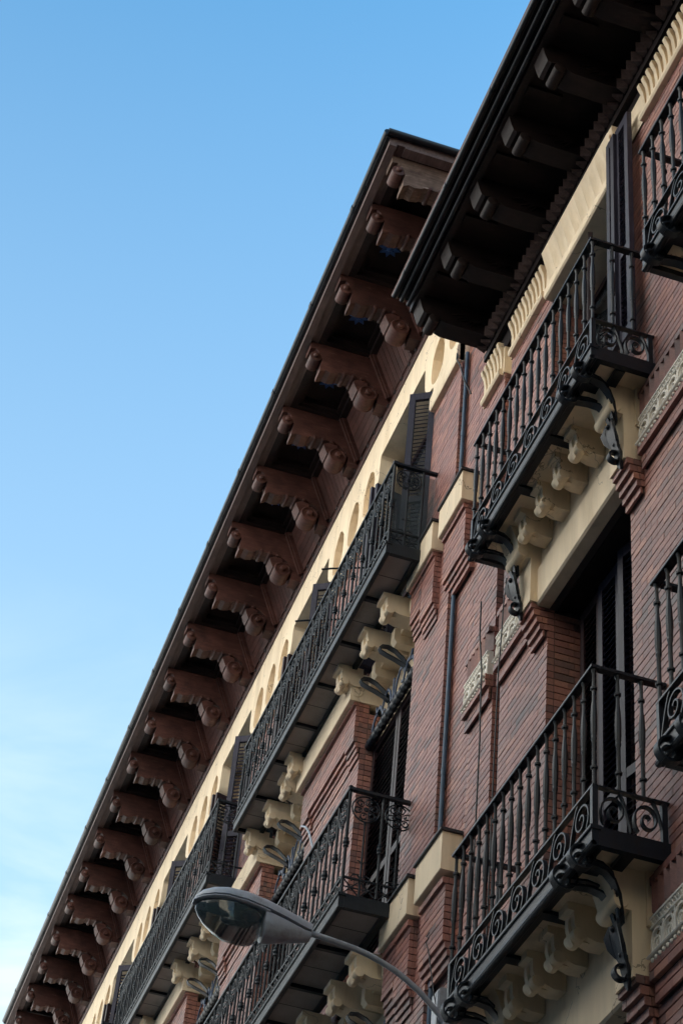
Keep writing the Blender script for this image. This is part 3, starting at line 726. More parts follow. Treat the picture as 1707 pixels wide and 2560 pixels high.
# ================================================================== FAR BUILDING
far = root('brick_building', (22, 0.05, 0), 'farther long brick building with cream arched top band and deep brown scroll-bracket eave', 'building')
B2 = Bricks()
YL = 0.05; XL = 12.70; XR = 34.0
WP = 3.345
WT = [13.83 + WP * k for k in range(6)]          # near top corners of the top-floor arches, 1.46 wide
LW = [(13.60 + WP * k, 15.15 + WP * k) for k in range(6)]     # lower-floor window openings
hf = []
for k in range(6):
    hf.append((WT[k] - .33, WT[k] + 1.46 + .12, 13.2, 15.36)); hf.append((LW[k][0], LW[k][1], 9.6, 13.2)); hf.append((LW[k][0], LW[k][1], 5.8, 9.45))
B2.face(XL, 26.0, 6.6, 15.36, YL, hf); B2.back(XL, 26.0, 6.6, 15.36, YL, hf)
ob('wall', MB().box(26.0, XR, -.5, YL, 6.6, 15.33).mesh('far_wall', 'mortar'), far)
B2.reveal(XL, -.05, YL - .06, 6.6, 15.36, thick=.05)
for k in range(5):
    B2.reveal(LW[k][1], -.30, YL - .058, 9.6, 12.72, step=.21); B2.reveal(LW[k][1], -.30, YL - .058, 6.6, 9.0)
ob('inner_wall', MB().box(12.9, XR, -9, -.62, 0, 17.6).box(12.74, XR, -.62, -.32, 0, 16.7).box(12.74, XR, -.32, -.02, 0, 6.5).mesh('far_inner', 'void'), far)
ob('roof', MB().add([(12.14, 1.16, 17.73), (XR, 1.16, 17.73), (XR, -6, 24.5), (19.5, -6, 24.5), (12.14, -9, 17.73), (12.14, -9, 17.69), (XR, -9, 17.69), (XR, 1.16, 17.715), (12.14, 1.16, 17.715)], [(0, 1, 2, 3), (0, 3, 4), (0, 4, 5, 8), (0, 8, 7, 1), (5, 6, 7, 8), (1, 7, 6, 2), (3, 2, 6, 4), (4, 6, 5)]).mesh('far_roof', 'roof'), far)  # unseen roof, ridge raised to shade the facing wall

# --- cream band with arched heads and blind niches
outer = [(XL, 15.34)]
def q(cx_, cz, r_, a0, a1, n=8): return [(cx_ + r_ * math.cos(R(a0 + (a1 - a0) * i / n)), cz + r_ * math.sin(R(a0 + (a1 - a0) * i / n))) for i in range(n + 1)]
nich = []
def niche(c):
    b = q(c, 15.90, .19, 180, 360, 10)
    return b + [(c + .19, 16.05), (c + .165, 16.16), (c + .10, 16.25), (c + .02, 16.31), (c - .02, 16.31), (c - .10, 16.25), (c - .165, 16.16), (c - .19, 16.05)]
for k in range(6):
    a = WT[k]; b = a + 1.46
    outer += [(a - .33, 15.34), (a - .33, 15.69)] + q(a - .33, 16.02, .31, -80, 0, 7) + [(a, 16.22), (a + .02, 16.26), (b - .02, 16.26), (b, 16.22)] + q(b + .12, 15.95, .12, 180, 268, 6) + [(b + .12, 15.34)]
    for j in range(3): nich.append(niche(b + .36 + j * .555))
nich.append(niche(WT[0] - .42)); nich.append(niche(WT[0] - .96))
outer += [(XR, 15.34), (XR, 16.76), (XL, 16.76)]
nich = [n_ for n_ in nich if n_[0][0] < XR - .5]
band = ob('arched_band', MB().plate([outer] + nich, YL + .03, YL - .1695).mesh('arched_band', 'cream'), far)
for n_ in nich:
    xs = [p[0] for p in n_]; nb = MB().box(min(xs) - .02, max(xs) + .02, YL - .24, YL - .17, 15.55, 16.36)
    ob('niche_back', nb.mesh('niche_back', 'cream'), band)
rv = MB()
for k in range(6):
    a, b = WT[k] - .33, WT[k] + 1.58
    rv.box(a - .1, b + .1, -.34, YL - .171, 16.262, 16.5); rv.box(b, b + .12, -.34, YL - .171, 13.2, 16.262); rv.box(a - .12, a - .004, -.34, YL - .171, 15.36, 16.262)
ob('window_reveal', rv.mesh('window_reveal', 'cream'), band)
xs0 = XL
for k in range(6):
    m = MB().profx([(YL - .02, 15.33), (YL + .05, 15.33), (YL + .06, 15.36), (YL + .06, 15.50), (YL + .032, 15.62), (YL - .02, 15.62)], xs0, WT[k] - .335); xs0 = WT[k] + 1.585
    ob('sill_band', m.mesh('sill_band', 'cream'), band)

# --- deep eave
ZF = 17.55; YO = 1.065
m = MB()
m.box(12.14, XR, .98, 1.15, ZF + .002, ZF + .05)
m.box(12.14, XR, 1.07, 1.15, ZF - .03, ZF + .002)
m.box(12.14, 12.26, -.3, .98, ZF - .02, ZF + .05)
m.box(12.14, 12.20, -.3, 1.15, ZF + .05, ZF + .14)
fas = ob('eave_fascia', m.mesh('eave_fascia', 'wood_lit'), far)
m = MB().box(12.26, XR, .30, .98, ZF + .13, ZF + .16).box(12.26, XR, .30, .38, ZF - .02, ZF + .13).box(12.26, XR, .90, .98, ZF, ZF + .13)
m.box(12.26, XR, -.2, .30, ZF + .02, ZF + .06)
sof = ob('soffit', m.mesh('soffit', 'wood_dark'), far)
m = MB().tube([(12.10, 1.185, ZF + .11), (XR, 1.185, ZF + .11)], .042, 10)
m.tube([(12.10, 1.185, ZF + .11), (12.10, -.3, ZF + .11)], .042, 10)
m.box(12.12, XR, 1.15, 1.19, ZF + .05, ZF + .16)
gf = ob('gutter', m.mesh('far_gutter', 'gutter', True), far)
gj = MB().tube([(-.03, 1.185, ZF + .11), (.03, 1.185, ZF + .11)], .049, 10).mesh('gutter_joint', 'gutter', True)
for i in range(14): ob('gutter_joint', gj, gf, (13.2 + i * 1.5, 0, 0))
m = MB().profx([(YL, 16.755), (YL + .045, 16.755), (YL + .06, 16.78), (YL + .035, 16.95), (YL - .02, 16.97), (YL - .02, 16.755)], 12.40, XR)
strip = ob('wall_plate', m.mesh('wall_plate', 'wood'), far)
bo = MB().lathe([(.028, 0), (.028, .012), (.018, .02), (.004, .022)], (0, 0, 0), 'y', 8).mesh('boss', 'wood_dark', True)
for i in range(80): ob('boss', bo, strip, (12.75 + i * .235, YL + .046, 16.86))
# the brackets
fbx = [12.29, 12.95, 14.03] + [15.12 + 1.125 * j for j in range(9)] + [15.12 + 9.0 + 1.135 * (j + 1) for j in range(8)]
BW = .19
prof = [(.06, 16.965), (.235, 17.02), (.255, 17.10), (.33, 17.155), (.41, 17.185), (.70, 17.19), (.725, 17.165), (.80, 17.145), (.86, 17.165), (.925, 17.12), (.925, 17.19), (.912, 17.27), (.912, 17.31), (.965, 17.43), (1.0, 17.46), (1.062, 17.44), (1.066, 17.548), (.33, 17.548)]
bm_ = MB().profx(prof, 0, BW)
bm_.box(0.002, BW - .002, YL + .02, .224, 16.878, 17.018)
fbm = bm_.mesh('eave_bracket', 'wood', False); fbw = fbm.copy(); fbw.materials[0] = MT['wood_worn']
ro = MB().lathe([(.070, -.010), (.084, -.010), (.088, -.022), (.100, -.022), (.110, -.008), (.112, .0), (.112, BW), (.098, BW + .004), (.085, BW + .012)], (0, .345, 16.985), 'x', 20)
ro.lathe([(.026, -.055), (.036, -.045), (.038, -.010), (.05, -.006)], (0, .345, 16.985), 'x', 12)
ro.profx([(.36, 17.06), (.47, 16.99), (.50, 17.05), (.525, 17.12), (.46, 17.16), (.36, 17.15)], .0, BW)
rom = ro.mesh('rosette', 'wood', True)
sl_ = MB().lathe([(.055, .0), (.070, .006), (.070, BW), (.06, BW + .006)], (0, .985, 17.345), 'x', 16)
sl_.lathe([(.010, -.035), (.026, -.028), (.034, -.008), (.034, .008)], (0, .985, 17.345), 'x', 10)
slm = sl_.mesh('scroll_end', 'wood', True)
bd = MB()
for (y, z) in ((.425, 17.185), (.53, 17.19), (.635, 17.19)):
    bd.lathe([(.006, -.022), (.024, -.014), (.026, .0), (.026, BW), (.024, BW + .014), (.006, BW + .022)], (0, y, z), 'x', 10)
bdm = bd.mesh('peg', 'wood', True)
for i, x in enumerate(fbx):
    x += random.uniform(-.012, .012)
    b = ob('eave_bracket', fbw if i == 0 else fbm, far, (x, random.uniform(-.006, .006), random.uniform(-.004, 0)), label='weathered end bracket with peeling paint' if i == 0 else None)
    for nm, mm in (('rosette', rom), ('scroll_end', slm), ('peg', bdm)): ob(nm, mm, b, (x, 0, 0))
# sloping panels of boards between the brackets, boards upright and level by turns
P0 = Vector((0, YL + .035, 16.945)); P1 = Vector((0, .325, 17.545)); SL = (P1 - P0).length; sa = math.atan2(P1.z - P0.z, P1.y - P0.y)
sv = (P1 - P0).normalized(); nv_ = Vector((0, sv.z, -sv.y))
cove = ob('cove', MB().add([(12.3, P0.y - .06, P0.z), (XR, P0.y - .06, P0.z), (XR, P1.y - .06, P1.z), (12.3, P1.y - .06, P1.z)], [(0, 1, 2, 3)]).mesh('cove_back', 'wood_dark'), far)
def obox(m, x0, x1, s0, s1, t0, t1):
    vs = [P0 + sv * s + nv_ * t + Vector((x, 0, 0)) for x in (x0, x1) for s in (s0, s1) for t in (t0, t1)]
    return m.add(vs, [(0, 1, 3, 2), (4, 6, 7, 5), (0, 4, 5, 1), (2, 3, 7, 6), (0, 2, 6, 4), (1, 5, 7, 3)])
pw = (1.125 - BW - .20) / 8; up_ = obox(MB(), 0, pw - .006, .02, SL - .03, -.02, .0).mesh('plank', 'wood')
ph = (SL - .06) / 6; lv_ = obox(MB(), 0, 1.125 - BW - .20, 0, ph - .006, -.02, .0).mesh('plank_level', 'wood')
tr_ = obox(MB(), 0, .075, .0, SL, -.01, .040); tr_ = obox(tr_, .014, .05, .0, SL, .040, .065)
trm = tr_.mesh('cove_trim', 'wood')
stm = MB()
for k in range(8):
    a = 2 * math.pi * k / 8; d_ = Vector((math.cos(a), math.sin(a), 0)); pz = Vector((-d_.y, d_.x, 0))
    c0, c1, c2, c3 = d_ * .02, d_ * .065 + pz * .026, d_ * .125, d_ * .065 - pz * .026
    stm.add([c0, c1, c2, c3] + [c + Vector((0, 0, .02)) for c in (c0, c1, c2, c3)], [(3, 2, 1, 0), (4, 5, 6, 7), (0, 1, 5, 4), (1, 2, 6, 5), (2, 3, 7, 6), (3, 0, 4, 7)])
stm.lathe([(.012, -.03), (.035, -.01), (.035, .02)], (0, 0, 0), 'z', 10)
stme = stm.mesh('star_ornament', 'star')
cfm = MB().box(0, 1, .36, .92, 0, .02)
for i in range(1, len(fbx) - 1):
    x0, x1 = fbx[i] + BW, fbx[i + 1]
    ob('cove_trim', trm, cove, (x0 + .02, 0, 0)); ob('cove_trim', trm, cove, (x1 - .09, 0, 0))
    n_ = int((x1 - x0 - .18) / pw)
    if i % 2 == 0:
        for k in range(n_ + 1): ob('plank', up_, cove, (x0 + .09 + k * pw, 0, 0))
    else:
        for k in range(6): ob('plank', lv_, cove, (x0 + .09, sv.y * (.03 + k * ph), sv.z * (.03 + k * ph)))
    ob('star_ornament', stme, sof, ((x0 + x1) / 2, .66, ZF + .105))
    fm = MB()
    fm.box(x0, x0 + .05, .38, .90, ZF + .0, ZF + .128); fm.box(x1 - .05, x1, .38, .90, ZF + .0, ZF + .128)
    fm.box(x0 + .05, x0 + .10, .43, .85, ZF + .06, ZF + .129); fm.box(x1 - .10, x1 - .05, .43, .85, ZF + .06, ZF + .129)
    fm.box(x0 + .05, x1 - .05, .38, .43, ZF + .055, ZF + .1285); fm.box(x0 + .05, x1 - .05, .85, .90, ZF + .055, ZF + .1285)
    ob('coffer_frame', fm.mesh('coffer_frame', 'wood_dark'), sof)

# --- cream blocks and brick corbels at the near end and on the piers
def cream_block(xa, xb, z0, z1, y0, y1, cap=True, parent=far):
    m = MB().profx([(y0, z0), (y1 - .006, z0), (y1, z0 + .006), (y1, z1), (y0, z1)], xa, xb)
    b = ob('cornice_block', m.mesh('cornice_block', 'cream'), parent)
    if cap: ob('flashing', MB().bbox(xa - .02, xb + .01, y0, y1 + .022, z1 + .001, z1 + .028).mesh('flashing', 'lead'), b)
for dz in (0, -3.75):
    zz = lambda z: round((z + dz) / CH) * CH
    cream_block(12.19, 12.80, 13.08 + dz, 13.41 + dz, -.015, .15, parent=near)
    cream_block(12.93, 13.62, 13.07 + dz, 13.39 + dz, YL - .02, .165)
    for ck, yk in enumerate((.115, .09, .09, .09, .09, .09, .09, .09, .09, .07, .05, .03)):
        B1.block(12.23, 12.78, -.02, yk, zz(13.02) - ck * CH, zz(13.02) - ck * CH + CH)
    for ck, yk in enumerate((.135, .115, .115, .115, .115, .115, .115, .115, .115, .115, .095, .08, .065)):
        B2.block(12.96, 13.30, YL, yk, zz(13.0) - ck * CH, zz(13.0) - ck * CH + CH)
    for ck, yk in enumerate((.135, .115, .115, .115, .115, .115, .115, .095, .08, .065)):
        B2.block(13.31, LW[0][0], YL, yk, zz(13.0) - ck * CH, zz(13.0) - ck * CH + CH)
conw = .20
con2 = console_mesh('console', conw, 'cream', -.19)
con3 = console_mesh('console', conw)
loop_ = MB()
tp = [(-.06, -.40), (-.03, -.34), (.03, -.27), (.11, -.205), (.19, -.175), (.25, -.185), (.275, -.215), (.255, -.25), (.19, -.275), (.11, -.30), (.03, -.335), (-.03, -.375)]
loop_.sweep([(0, y, z) for y, z in tp], (1, 0, 0), .06, .011)
loop_.lathe([(.025, -.02), (.03, 0), (.025, .02)], (0, -.045, -.40), 'x', 12)
loopm = loop_.mesh('iron_loop', 'iron', True)
LWE = LW[:5]
for dz in (0, -3.75):
  for k, (a, b) in enumerate(LWE):
    zb = 13.165 + dz
    # recessed stucco head of the window
    ob('window_head', MB().box(a + .021, b - .021, -.32, -.14, 12.36 + dz, 13.16 + dz).box(a + .021, b - .021, -.14, .03, 12.98 + dz, 13.16 + dz).mesh('window_head', 'cream'), far)
    for x in (a + .20, a + .78): ob('console', con2, far, (x, YL, zb - .06))
    for x in (a + .02, a + .55, a + 1.13):
        ob('head_block', MB().profx([(-.14, 12.88 + dz), (.06, 12.88 + dz), (.09, 12.92 + dz), (.09, 13.05 + dz), (-.14, 13.05 + dz)], x, x + .10).mesh('head_block', 'cream'), far)
    for x in (a + .46, a + 1.02): ob('iron_loop', loopm, far, (x, -.02, 12.90 + dz))
    # pier block between windows
    if k < 4:
        pa, pb_ = b - .02, LW[k + 1][0] + .02
        m = MB().profx([(-.16, 12.82 + dz), (.20, 12.82 + dz), (.205, 12.83 + dz), (.205, 13.11 + dz), (.16, 13.15 + dz), (-.16, 13.15 + dz)], pa, pb_)
        m.lathe([(.06, -.008), (.066, 0), (.066, .02)], (pa, .14, 12.93 + dz), 'x', 14)
        pk = ob('pier_block', m.mesh('pier_block', 'cream'), far)
        for x in (pa - .03, pb_ - .17):
            ob('console', con3, far, (x, YL + .03, zb - .02))
        zz = lambda z: round((z + dz) / CH) * CH
        w_ = pb_ - pa
        for ck, yk in enumerate((.155, .125, .125, .125, .125, .125, .125, .125)):
            if ck < 7: B2.block(pa + .02, pb_ - .02, YL, yk, zz(12.80) - ck * CH, zz(12.80) - ck * CH + CH)
        for ck, (yk, ins) in enumerate(((.125, .0), (.100, .0), (.085, .0), (.07, .0))):
            B2.block(pa + .02, pa + .30, YL, yk, zz(12.80) - (7 + ck) * CH, zz(12.80) - (6 + ck) * CH)
            B2.block(pb_ - .30, pb_ - .02, YL, yk, zz(12.80) - (7 + ck) * CH, zz(12.80) - (6 + ck) * CH)
            B2.block(pa + .31, pb_ - .31, YL, max(.06, yk - .025), zz(12.80) - (7 + ck) * CH, zz(12.80) - (6 + ck) * CH)
    # shutters and pelmet
    z1 = 12.33 + dz
    h = 2.60
    for j in range(2):
        shutter(far, (b - a) / 2 - .02, h, (a + .01 + j * (b - a) / 2, -.10, z1 - h), 0, 'shutter_brown', pitch=.062)
    ob('inner_panel', MB().box(a, b, -.32, -.20, 9.6 + dz, 12.36 + dz).mesh('inner_panel', 'void'), far)
    m = MB(); n = 14
    m.tube([(a + .01, -.03, z1 - .005), (b - .01, -.03, z1 - .005)], .042, 10)
    for i in range(n):
        x = a + .03 + (i + .5) * (b - a - .06) / n; m.lathe([(.046, -.02), (.049, 0), (.046, .02)], (x, -.03, z1 - .005), 'x', 8)
    pl_ = ob('pelmet', m.mesh('pelmet', 'iron', True), far)
    m = MB()
    for sx in (-1, 1):
        xm = (a + b) / 2
        pts = [(xm + sx * t, -.012, z1 + .05 + zz_) for t, zz_ in ((.05, .02), (.10, .16), (.18, .24), (.28, .20), (.33, .10), (.30, .03), (.24, .05))]
        m.sweep(pts, (0, 1, 0), .014, .028)
        pts = [(xm + sx * t, -.012, z1 + .05 + zz_) for t, zz_ in ((.33, .10), (.40, .18), (.50, .17), (.58, .10), (.62, .02))]
        m.sweep(pts, (0, 1, 0), .014, .034)
        m.sweep([(xm + sx * .5, -.012, z1 + .18), (xm + sx * .52, -.012, z1 + .29)], (0, 1, 0), .014, .03)
    m.sweep([(xm, -.012, z1 + .02), (xm, -.012, z1 + .30)], (0, 1, 0), .014, .03)
    ob('cresting', m.mesh('cresting', 'bluefe'), pl_)

# --- top-floor shutters
for k in range(5):
    a, b = WT[k] - .33, WT[k] + 1.58
    window(far, a + .02, b - .02, 13.3, 16.20, -.24, curtain=False)
    shutter(far, .27, 2.32, (a + .02, YL - .01, 13.33), R(57), 'shutter')
    shutter(far, .36, 2.45, (b - .05, -.20, 13.33), R(100), 'shutter' if k == 0 else 'shutter_brown')
    shutter(far, .34, 2.43, (b - .12, -.20, 13.33), R(106), 'shutter' if k == 0 else 'shutter_brown')

# --- cast-iron balconies of the far building
PP = .2925
def cast_panel(ax, H, collar=True):
    """one railing panel: collared post, flowered ring on a stem, lattice foot; runs along +u"""
    m = MB()
    f = (lambda u, v, d=0: (u, d, v)) if ax == 'x' else (lambda u, v, d=0: (d, -u, v))
    wv = (0, 1, 0) if ax == 'x' else (1, 0, 0)
    m.lathe([(.013, .02), (.013, H - .02)], f(0, 0), 'z', 8)
    hc = .49
    m.lathe([(.0135, hc - .055), (.024, hc - .05), (.020, hc - .03), (.028, hc - .02), (.028, hc), (.018, hc + .012), (.022, hc + .02), (.022, hc + .03), (.0135, hc + .04)], f(0, 0), 'z', 8)
    c = (PP / 2, H - .165); r_ = .122
    m.tube([f(c[0] + r_ * math.cos(2 * math.pi * i / 22), c[1] + r_ * math.sin(2 * math.pi * i / 22)) for i in range(23)], .0075, 5, False)
    for k in range(6):
        a = 2 * math.pi * k / 6 + .26
        ca, sa_ = math.cos(a), math.sin(a)
        pts = []
        for t in range(9):
            th = 2 * math.pi * t / 8
            rr, ww = .072 + .034 * math.cos(th), .026 * math.sin(th)
            pts.append(f(c[0] + ca * rr - sa_ * ww, c[1] + sa_ * rr + ca * ww))
        m.sweep(pts, wv, .010, .007)
        m.ball(f(c[0] + ca * .060, c[1] + sa_ * .060), .011, 6, 4)
        m.sweep([f(c[0] + ca * .09 - sa_ * .03, c[1] + sa_ * .09 + ca * .03), f(c[0] + ca * .105, c[1] + sa_ * .105), f(c[0] + ca * .09 + sa_ * .03, c[1] + sa_ * .09 - ca * .03)], wv, .01, .012)
    m.lathe([(.018, -.008), (.024, 0), (.018, .008)], f(*c), 'y' if ax == 'x' else 'x', 8)
    m.tube([f(c[0], c[1] - r_), f(c[0], c[1] - r_ - .04), f(c[0], .20), f(c[0], .0)], [.016, .008, .010, .012], 6)
    for sgn in (-1, 1):
        m.sweep([f(c[0], .17), f(c[0] + sgn * .03, .205), f(c[0] + sgn * .07, .195), f(c[0] + sgn * .085, .165)], wv, .010, .010)
        m.sweep([f(c[0], .30), f(c[0] + sgn * .02, .335), f(c[0] + sgn * .04, .335)], wv, .010, .008)
        x_ = c[0] + sgn * PP * .25
        m.sweep([f(x_ - .06, .015), f(x_ + .06, .135)], wv, .010, .009); m.sweep([f(x_ + .06, .015), f(x_ - .06, .135)], wv, .009, .009)
        m.sweep([f(x_ - .06, .075), f(x_ + .06, .075)], wv, .008, .008)
        m.ball(f(x_, .075), .014, 6, 4); m.ball(f(x_, .145), .010, 6, 4)
    # slim twisted rods either side of the stem
    return m
HB = 1.0
cpx = cast_panel('x', HB).mesh('railing_panel', 'iron2', True); cpy = cast_panel('y', HB).mesh('railing_panel_end', 'iron2', True)
lastpost = MB().lathe([(.014, 0), (.014, HB - .02), (.022, HB), (.024, HB + .02), (.010, HB + .035)], (0, 0, 0), 'z', 8).mesh('corner_post', 'iron2', True)
def cast_balcony(x0, n, zb, yb, label, net=False):
    x1 = x0 + n * PP + .04
    m = MB(); mm = MB()
    m.box(x0 + .03, x1 - .03, YL + .10, yb - .04, zb + .045, zb + .12)
    b = ob('balcony', m.mesh('cast_slab', 'slab'), far, label=label)
    m = MB().bbox(x0, x1, yb - .045, yb, zb, zb + .13); m.bbox(x0 - .01, x1 + .01, yb - .06, yb + .012, zb + .105, zb + .13, .005)
    for x in (x0, x1 - .045): m.box(x, x + .045, YL, yb - .046, zb + .002, zb + .129)
    m.box(x0 + .05, x1 - .05, YL + .12, YL + .17, zb + .004, zb + .044)
    ob('rim_beam', m.mesh('rim_beam', 'iron2'), b)
    k = int(round((x1 - x0) / .72)); cb = MB().box(-.022, .022, YL + .17, yb - .046, zb + .006, zb + .044).mesh('cross_bar', 'iron')
    for i in range(1, k): ob('cross_bar', cb, b, (x0 + i * (x1 - x0) / k, 0, 0))
    jm = MB().box(-.003, .003, YL + .17, yb - .046, zb + .0425, zb + .0445).mesh('tile_joint', 'void')
    for i in range(k): ob('tile_joint', jm, b, (x0 + (i + .52) * (x1 - x0) / k, 0, 0))
    z0 = zb + .13; zt = z0 + HB
    m = MB().bbox(x0 - .01, x1 + .01, yb - .045, yb - .003, zt - .018, zt + .012, .004)
    for x in (x0 - .005, x1 - .037): m.box(x, x + .042, YL - .02, yb - .046, zt - .017, zt + .011)
    ob('top_rail', m.mesh('top_rail', 'iron2'), b)
    m = MB().box(x0, x1, yb - .034, yb - .012, z0 + .15, z0 + .165)
    for x in (x0 + .008, x1 - .03): m.box(x, x + .022, YL, yb - .035, z0 + .1505, z0 + .1645)
    ob('middle_rail', m.mesh('middle_rail', 'iron2'), b)
    for i in range(n): ob('railing_panel', cpx, b, (x0 + .02 + i * PP, yb - .023, z0))
    for x in (x0 + .02, x1 - .02):
        ob('corner_post', lastpost, b, (x, yb - .023, z0)); ob('railing_panel', cpy, b, (x, yb - .026, z0)); 
        if yb > .55: ob('railing_panel', cpy, b, (x, yb - .026 - PP, z0))
        else: ob('corner_post', lastpost, b, (x, yb - .026 - PP, z0))
    if net:
        m = MB()
        for i in range(60): m.box(x0 + .055, x0 + .0565, YL + .01 + i * .0072, YL + .0125 + i * .0072, z0 + .02, zt - .03)
        for i in range(62): m.box(x0 + .0567, x0 + .0582, YL, yb - .05, z0 + .03 + i * .0152, z0 + .0326 + i * .0152)
        ob('netting', m.mesh('netting', 'net'), b)
    return b
cast_balcony(13.25, 18, 13.16, .50, 'top-floor cast-iron balcony nearest the drainpipe, netted at its end', net=True)
cast_balcony(19.74, 18, 13.16, .50, 'top-floor cast-iron balcony second from the drainpipe, left of the lamp')
cast_balcony(26.2, 18, 13.16, .50, 'top-floor cast-iron balcony farthest down the facade')
cast_balcony(13.38, 18, 9.51, .60, 'cast-iron balcony one floor below, partly hidden by the street lamp')
drain(near, 12.665, .012, 5.0, 15.42, .020)
# two thin awning rods poking past the top balcony rail
for i, x in enumerate((15.15, 16.1)):
    ob('rod', MB().tube([(x, .10, 14.55), (x + .02, .50, 14.42), (x + .06, .62, 14.40)], .010, 6).mesh('rod', 'iron'), far)

# ================================================================== STREET LAMP
LX = 12.2
lamp = root('street_lamp', (LX, 0.0, 8.05), 'grey street lamp head with clear bowl on a curved arm reaching from the wall', 'street lamp')
apts = [(.0, 8.02), (.09, 8.14), (.18, 8.225), (.266, 8.297), (.36, 8.358), (.45, 8.409), (.56, 8.452), (.661, 8.486), (.77, 8.508), (.868, 8.521), (.98, 8.535), (1.10, 8.545), (1.2, 8.553)]
ob('arm', MB().tube([(LX, y, z) for y, z in apts], .022, 12).mesh('arm', 'arm', True), lamp)
ob('wall_bracket', MB().bbox(LX - .06, LX + .06, .0, .035, 7.80, 8.26).bbox(LX - .05, LX + .05, .035, .07, 7.95, 8.10).mesh('wall_bracket', 'arm'), lamp)
def loft(secs, n=20, a0=0, a1=360, close=True):
    m = MB(); vs = []; fs = []
    for (y, hw, zt, zb, zc) in secs:
        for k in range(n + (0 if close else 1)):
            th = R(a0 + (a1 - a0) * k / n); c, s_ = math.cos(th), math.sin(th)
            e = .82
            cx_ = math.copysign(abs(c) ** e, c); sz = math.copysign(abs(s_) ** e, s_)
            vs.append((LX + hw * cx_, y, zc + (zt - zc) * sz if s_ >= 0 else zc + (zc - zb) * sz))
    k_ = n if close else n + 1
    for i in range(len(secs) - 1):
        for k in range(n): fs.append((i * k_ + k, i * k_ + (k + 1) % k_, (i + 1) * k_ + (k + 1) % k_, (i + 1) * k_ + k))
    if close: fs.append(tuple(range(n))); fs.append(tuple((len(secs) - 1) * n + k for k in range(n))[::-1])
    return m.add(vs, fs)
# (y, half width, top, bottom, seam)
hood = [(1.10, .055, 8.615, 8.545, 8.545), (1.14, .062, 8.625, 8.548, 8.548), (1.30, .100, 8.665, 8.575, 8.575), (1.46, .132, 8.70, 8.600, 8.600), (1.62, .150, 8.722, 8.620, 8.620), (1.76, .146, 8.722, 8.628, 8.628), (1.86, .122, 8.702, 8.625, 8.625), (1.93, .085, 8.672, 8.615, 8.615), (1.975, .035, 8.625, 8.60, 8.60)]
ob('hood', loft(hood).mesh('hood', 'lamp', True), lamp)
tray = [(1.105, .050, 8.543, 8.478, 8.52), (1.16, .062, 8.546, 8.462, 8.52), (1.30, .098, 8.573, 8.425, 8.54), (1.40, .120, 8.590, 8.400, 8.55), (1.455, .128, 8.598, 8.395, 8.555), (1.47, .128, 8.600, 8.45, 8.56)]
ob('gear_tray', loft(tray).mesh('gear_tray', 'lamp', True), lamp)
rim = [(1.44, .134, 8.598, 8.555, 8.575), (1.62, .155, 8.619, 8.585, 8.60), (1.76, .151, 8.627, 8.590, 8.607), (1.86, .128, 8.624, 8.588, 8.605), (1.935, .088, 8.614, 8.582, 8.597), (1.985, .036, 8.599, 8.572, 8.585)]
ob('rim', loft(rim).mesh('rim', 'lamp', True), lamp)
bowl = [(1.475, .05, 8.55, 8.42, 8.50), (1.49, .095, 8.565, 8.375, 8.54), (1.54, .122, 8.578, 8.345, 8.56), (1.62, .138, 8.584, 8.333, 8.57), (1.72, .138, 8.589, 8.345, 8.577), (1.81, .122, 8.588, 8.385, 8.577), (1.88, .096, 8.586, 8.435, 8.575), (1.93, .064, 8.58, 8.49, 8.57), (1.958, .025, 8.57, 8.535, 8.56)]
ob('glass_bowl', loft(bowl, 24).mesh('glass_bowl', 'glass', True), lamp)
m = MB().lathe([(.02, 0), (.032, .03), (.034, .14), (.028, .2), (.012, .22)], (LX, 1.55, 8.50), 'y', 10)
ob('bulb', m.mesh('bulb', 'bulb', True), lamp)
ob('latch', MB().box(LX - .02, LX + .02, 1.18, 1.21, 8.63, 8.655).mesh('latch', 'lamp'), lamp)

# ================================================================== CABLES
def cable(name, pts, r_, label):
    o = ob(name, MB().tube(pts, r_, 5).mesh(name, 'cable'), None); o['label'] = label; o['category'] = 'cable'
    return o
cable('cable', [(11.34, .22, 11.26), (11.365, .21, 10.95), (11.355, .185, 10.6), (11.385, .172, 10.25), (11.375, .17, 10.0), (11.40, .165, 9.2), (11.43, .16, 8.4), (11.43, .16, 7.4)], .007, 'thin dark cable hanging loose in front of the lace panel beside the drainpipe')
cable('cable', [(11.00, .14, 11.27), (11.025, .15, 11.0), (11.015, .16, 10.7), (11.04, .165, 10.4), (11.05, .17, 9.6), (11.06, .17, 8.6), (11.10, .16, 7.4)], .006, 'thin dark cable running down the pier right of the loose hanging one')
cable('cable', [(12.72, .10, 15.45), (12.66, .12, 15.28), (12.48, .14, 15.02), (12.38, .12, 14.72), (12.35, .06, 14.55)], .009, 'short brown cable drooping from the eave end to the stained wall')

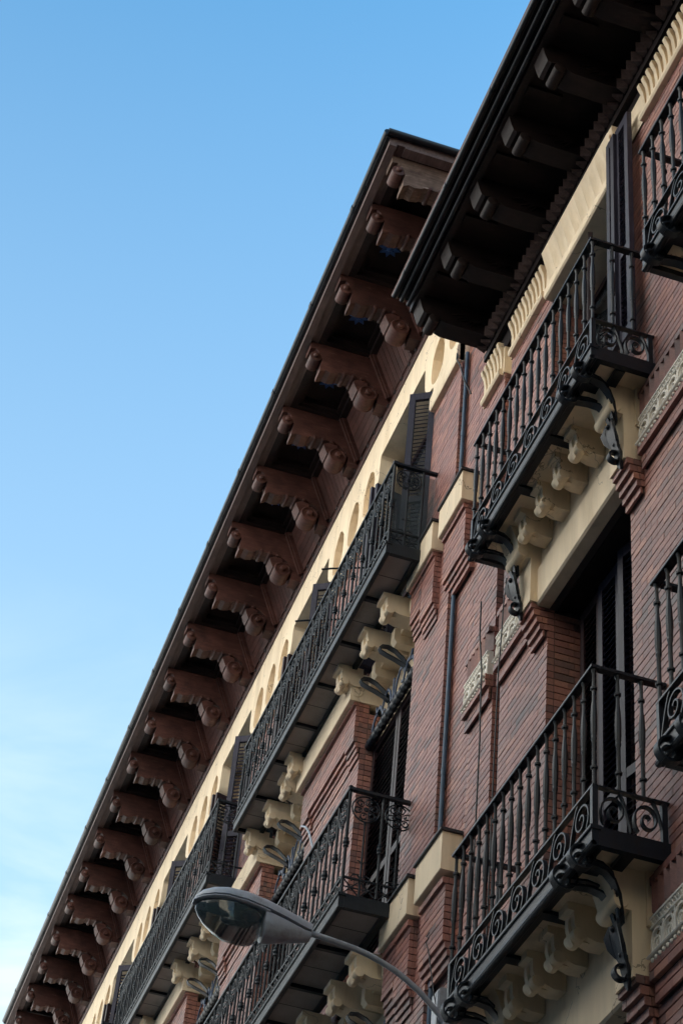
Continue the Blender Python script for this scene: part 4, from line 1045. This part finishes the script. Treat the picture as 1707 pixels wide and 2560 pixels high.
cable('wire', [(12.41, .135, 8.90), (12.43, .15, 8.87), (12.40, .14, 8.85), (12.43, .15, 8.82), (12.42, .14, 8.78), (12.40, .13, 8.70), (12.37, .12, 8.58), (12.30, .11, 8.35), (12.26, .09, 8.20)], .005, 'short twisted wire above the grey box at the foot of the lamp arm')
jb = root('junction_box', (12.30, .0, 8.12), 'small grey junction box on the wall at the foot of the lamp arm', 'box')
ob('case', MB().bbox(12.23, 12.37, -.01, .09, 8.06, 8.38, .012).mesh('case', 'arm'), jb); ob('lid', MB().bbox(12.24, 12.36, .0905, .100, 8.08, 8.36, .004).mesh('lid', 'lamp'), jb)
ob('rod', MB().tube([(14.50, .57, 10.66), (14.54, .585, 10.76), (14.62, .595, 10.90), (14.75, .60, 11.03), (14.93, .60, 11.14)], [.011, .011, .011, .010, .008], 8).mesh('curved_rod', 'lamp', True), far, label='pale curved rod rising from the balcony rail')

# ================================================================== finish the brickwork
bpy.context.view_layer.update()
dg = bpy.context.evaluated_depsgraph_get()
ub = MB().box(-.5, .5, -.5, .5, -.5, .5).mesh('brick', 'brick')
for BB, par in ((B1, near), (B2, far)):
    ob('mortar', BB.m.mesh('mortar', 'mortar'), par)
    cand = BB.emit(par); chosen = set()
    for sz, i, c in cand:
        if len(chosen) >= 299: break
        b = BB.b[i]
        tgt = Vector(((b[0] + b[1]) / 2, b[3], c.z)) if b[3] - b[2] < .1 else Vector((b[0], c.y, c.z))
        d = tgt - CAMPOS; dist = d.length
        hit, loc, *_ = sc.ray_cast(dg, CAMPOS, d.normalized(), distance=dist - .08)
        if not hit: chosen.add(i)
    rest = MB()
    for i, b in enumerate(BB.b):
        if i in chosen:
            o = bpy.data.objects.new('brick', ub); col.objects.link(o); o.parent = par
            o.location = Vector(((b[0] + b[1]) / 2, (b[2] + b[3]) / 2, (b[4] + b[5]) / 2)) - WL[par.name]
            o.scale = (b[1] - b[0], b[3] - b[2], b[5] - b[4])
        else: rest.box(*b)
    ob('brickwork', rest.mesh('brickwork', 'brick'), par, kind='stuff')
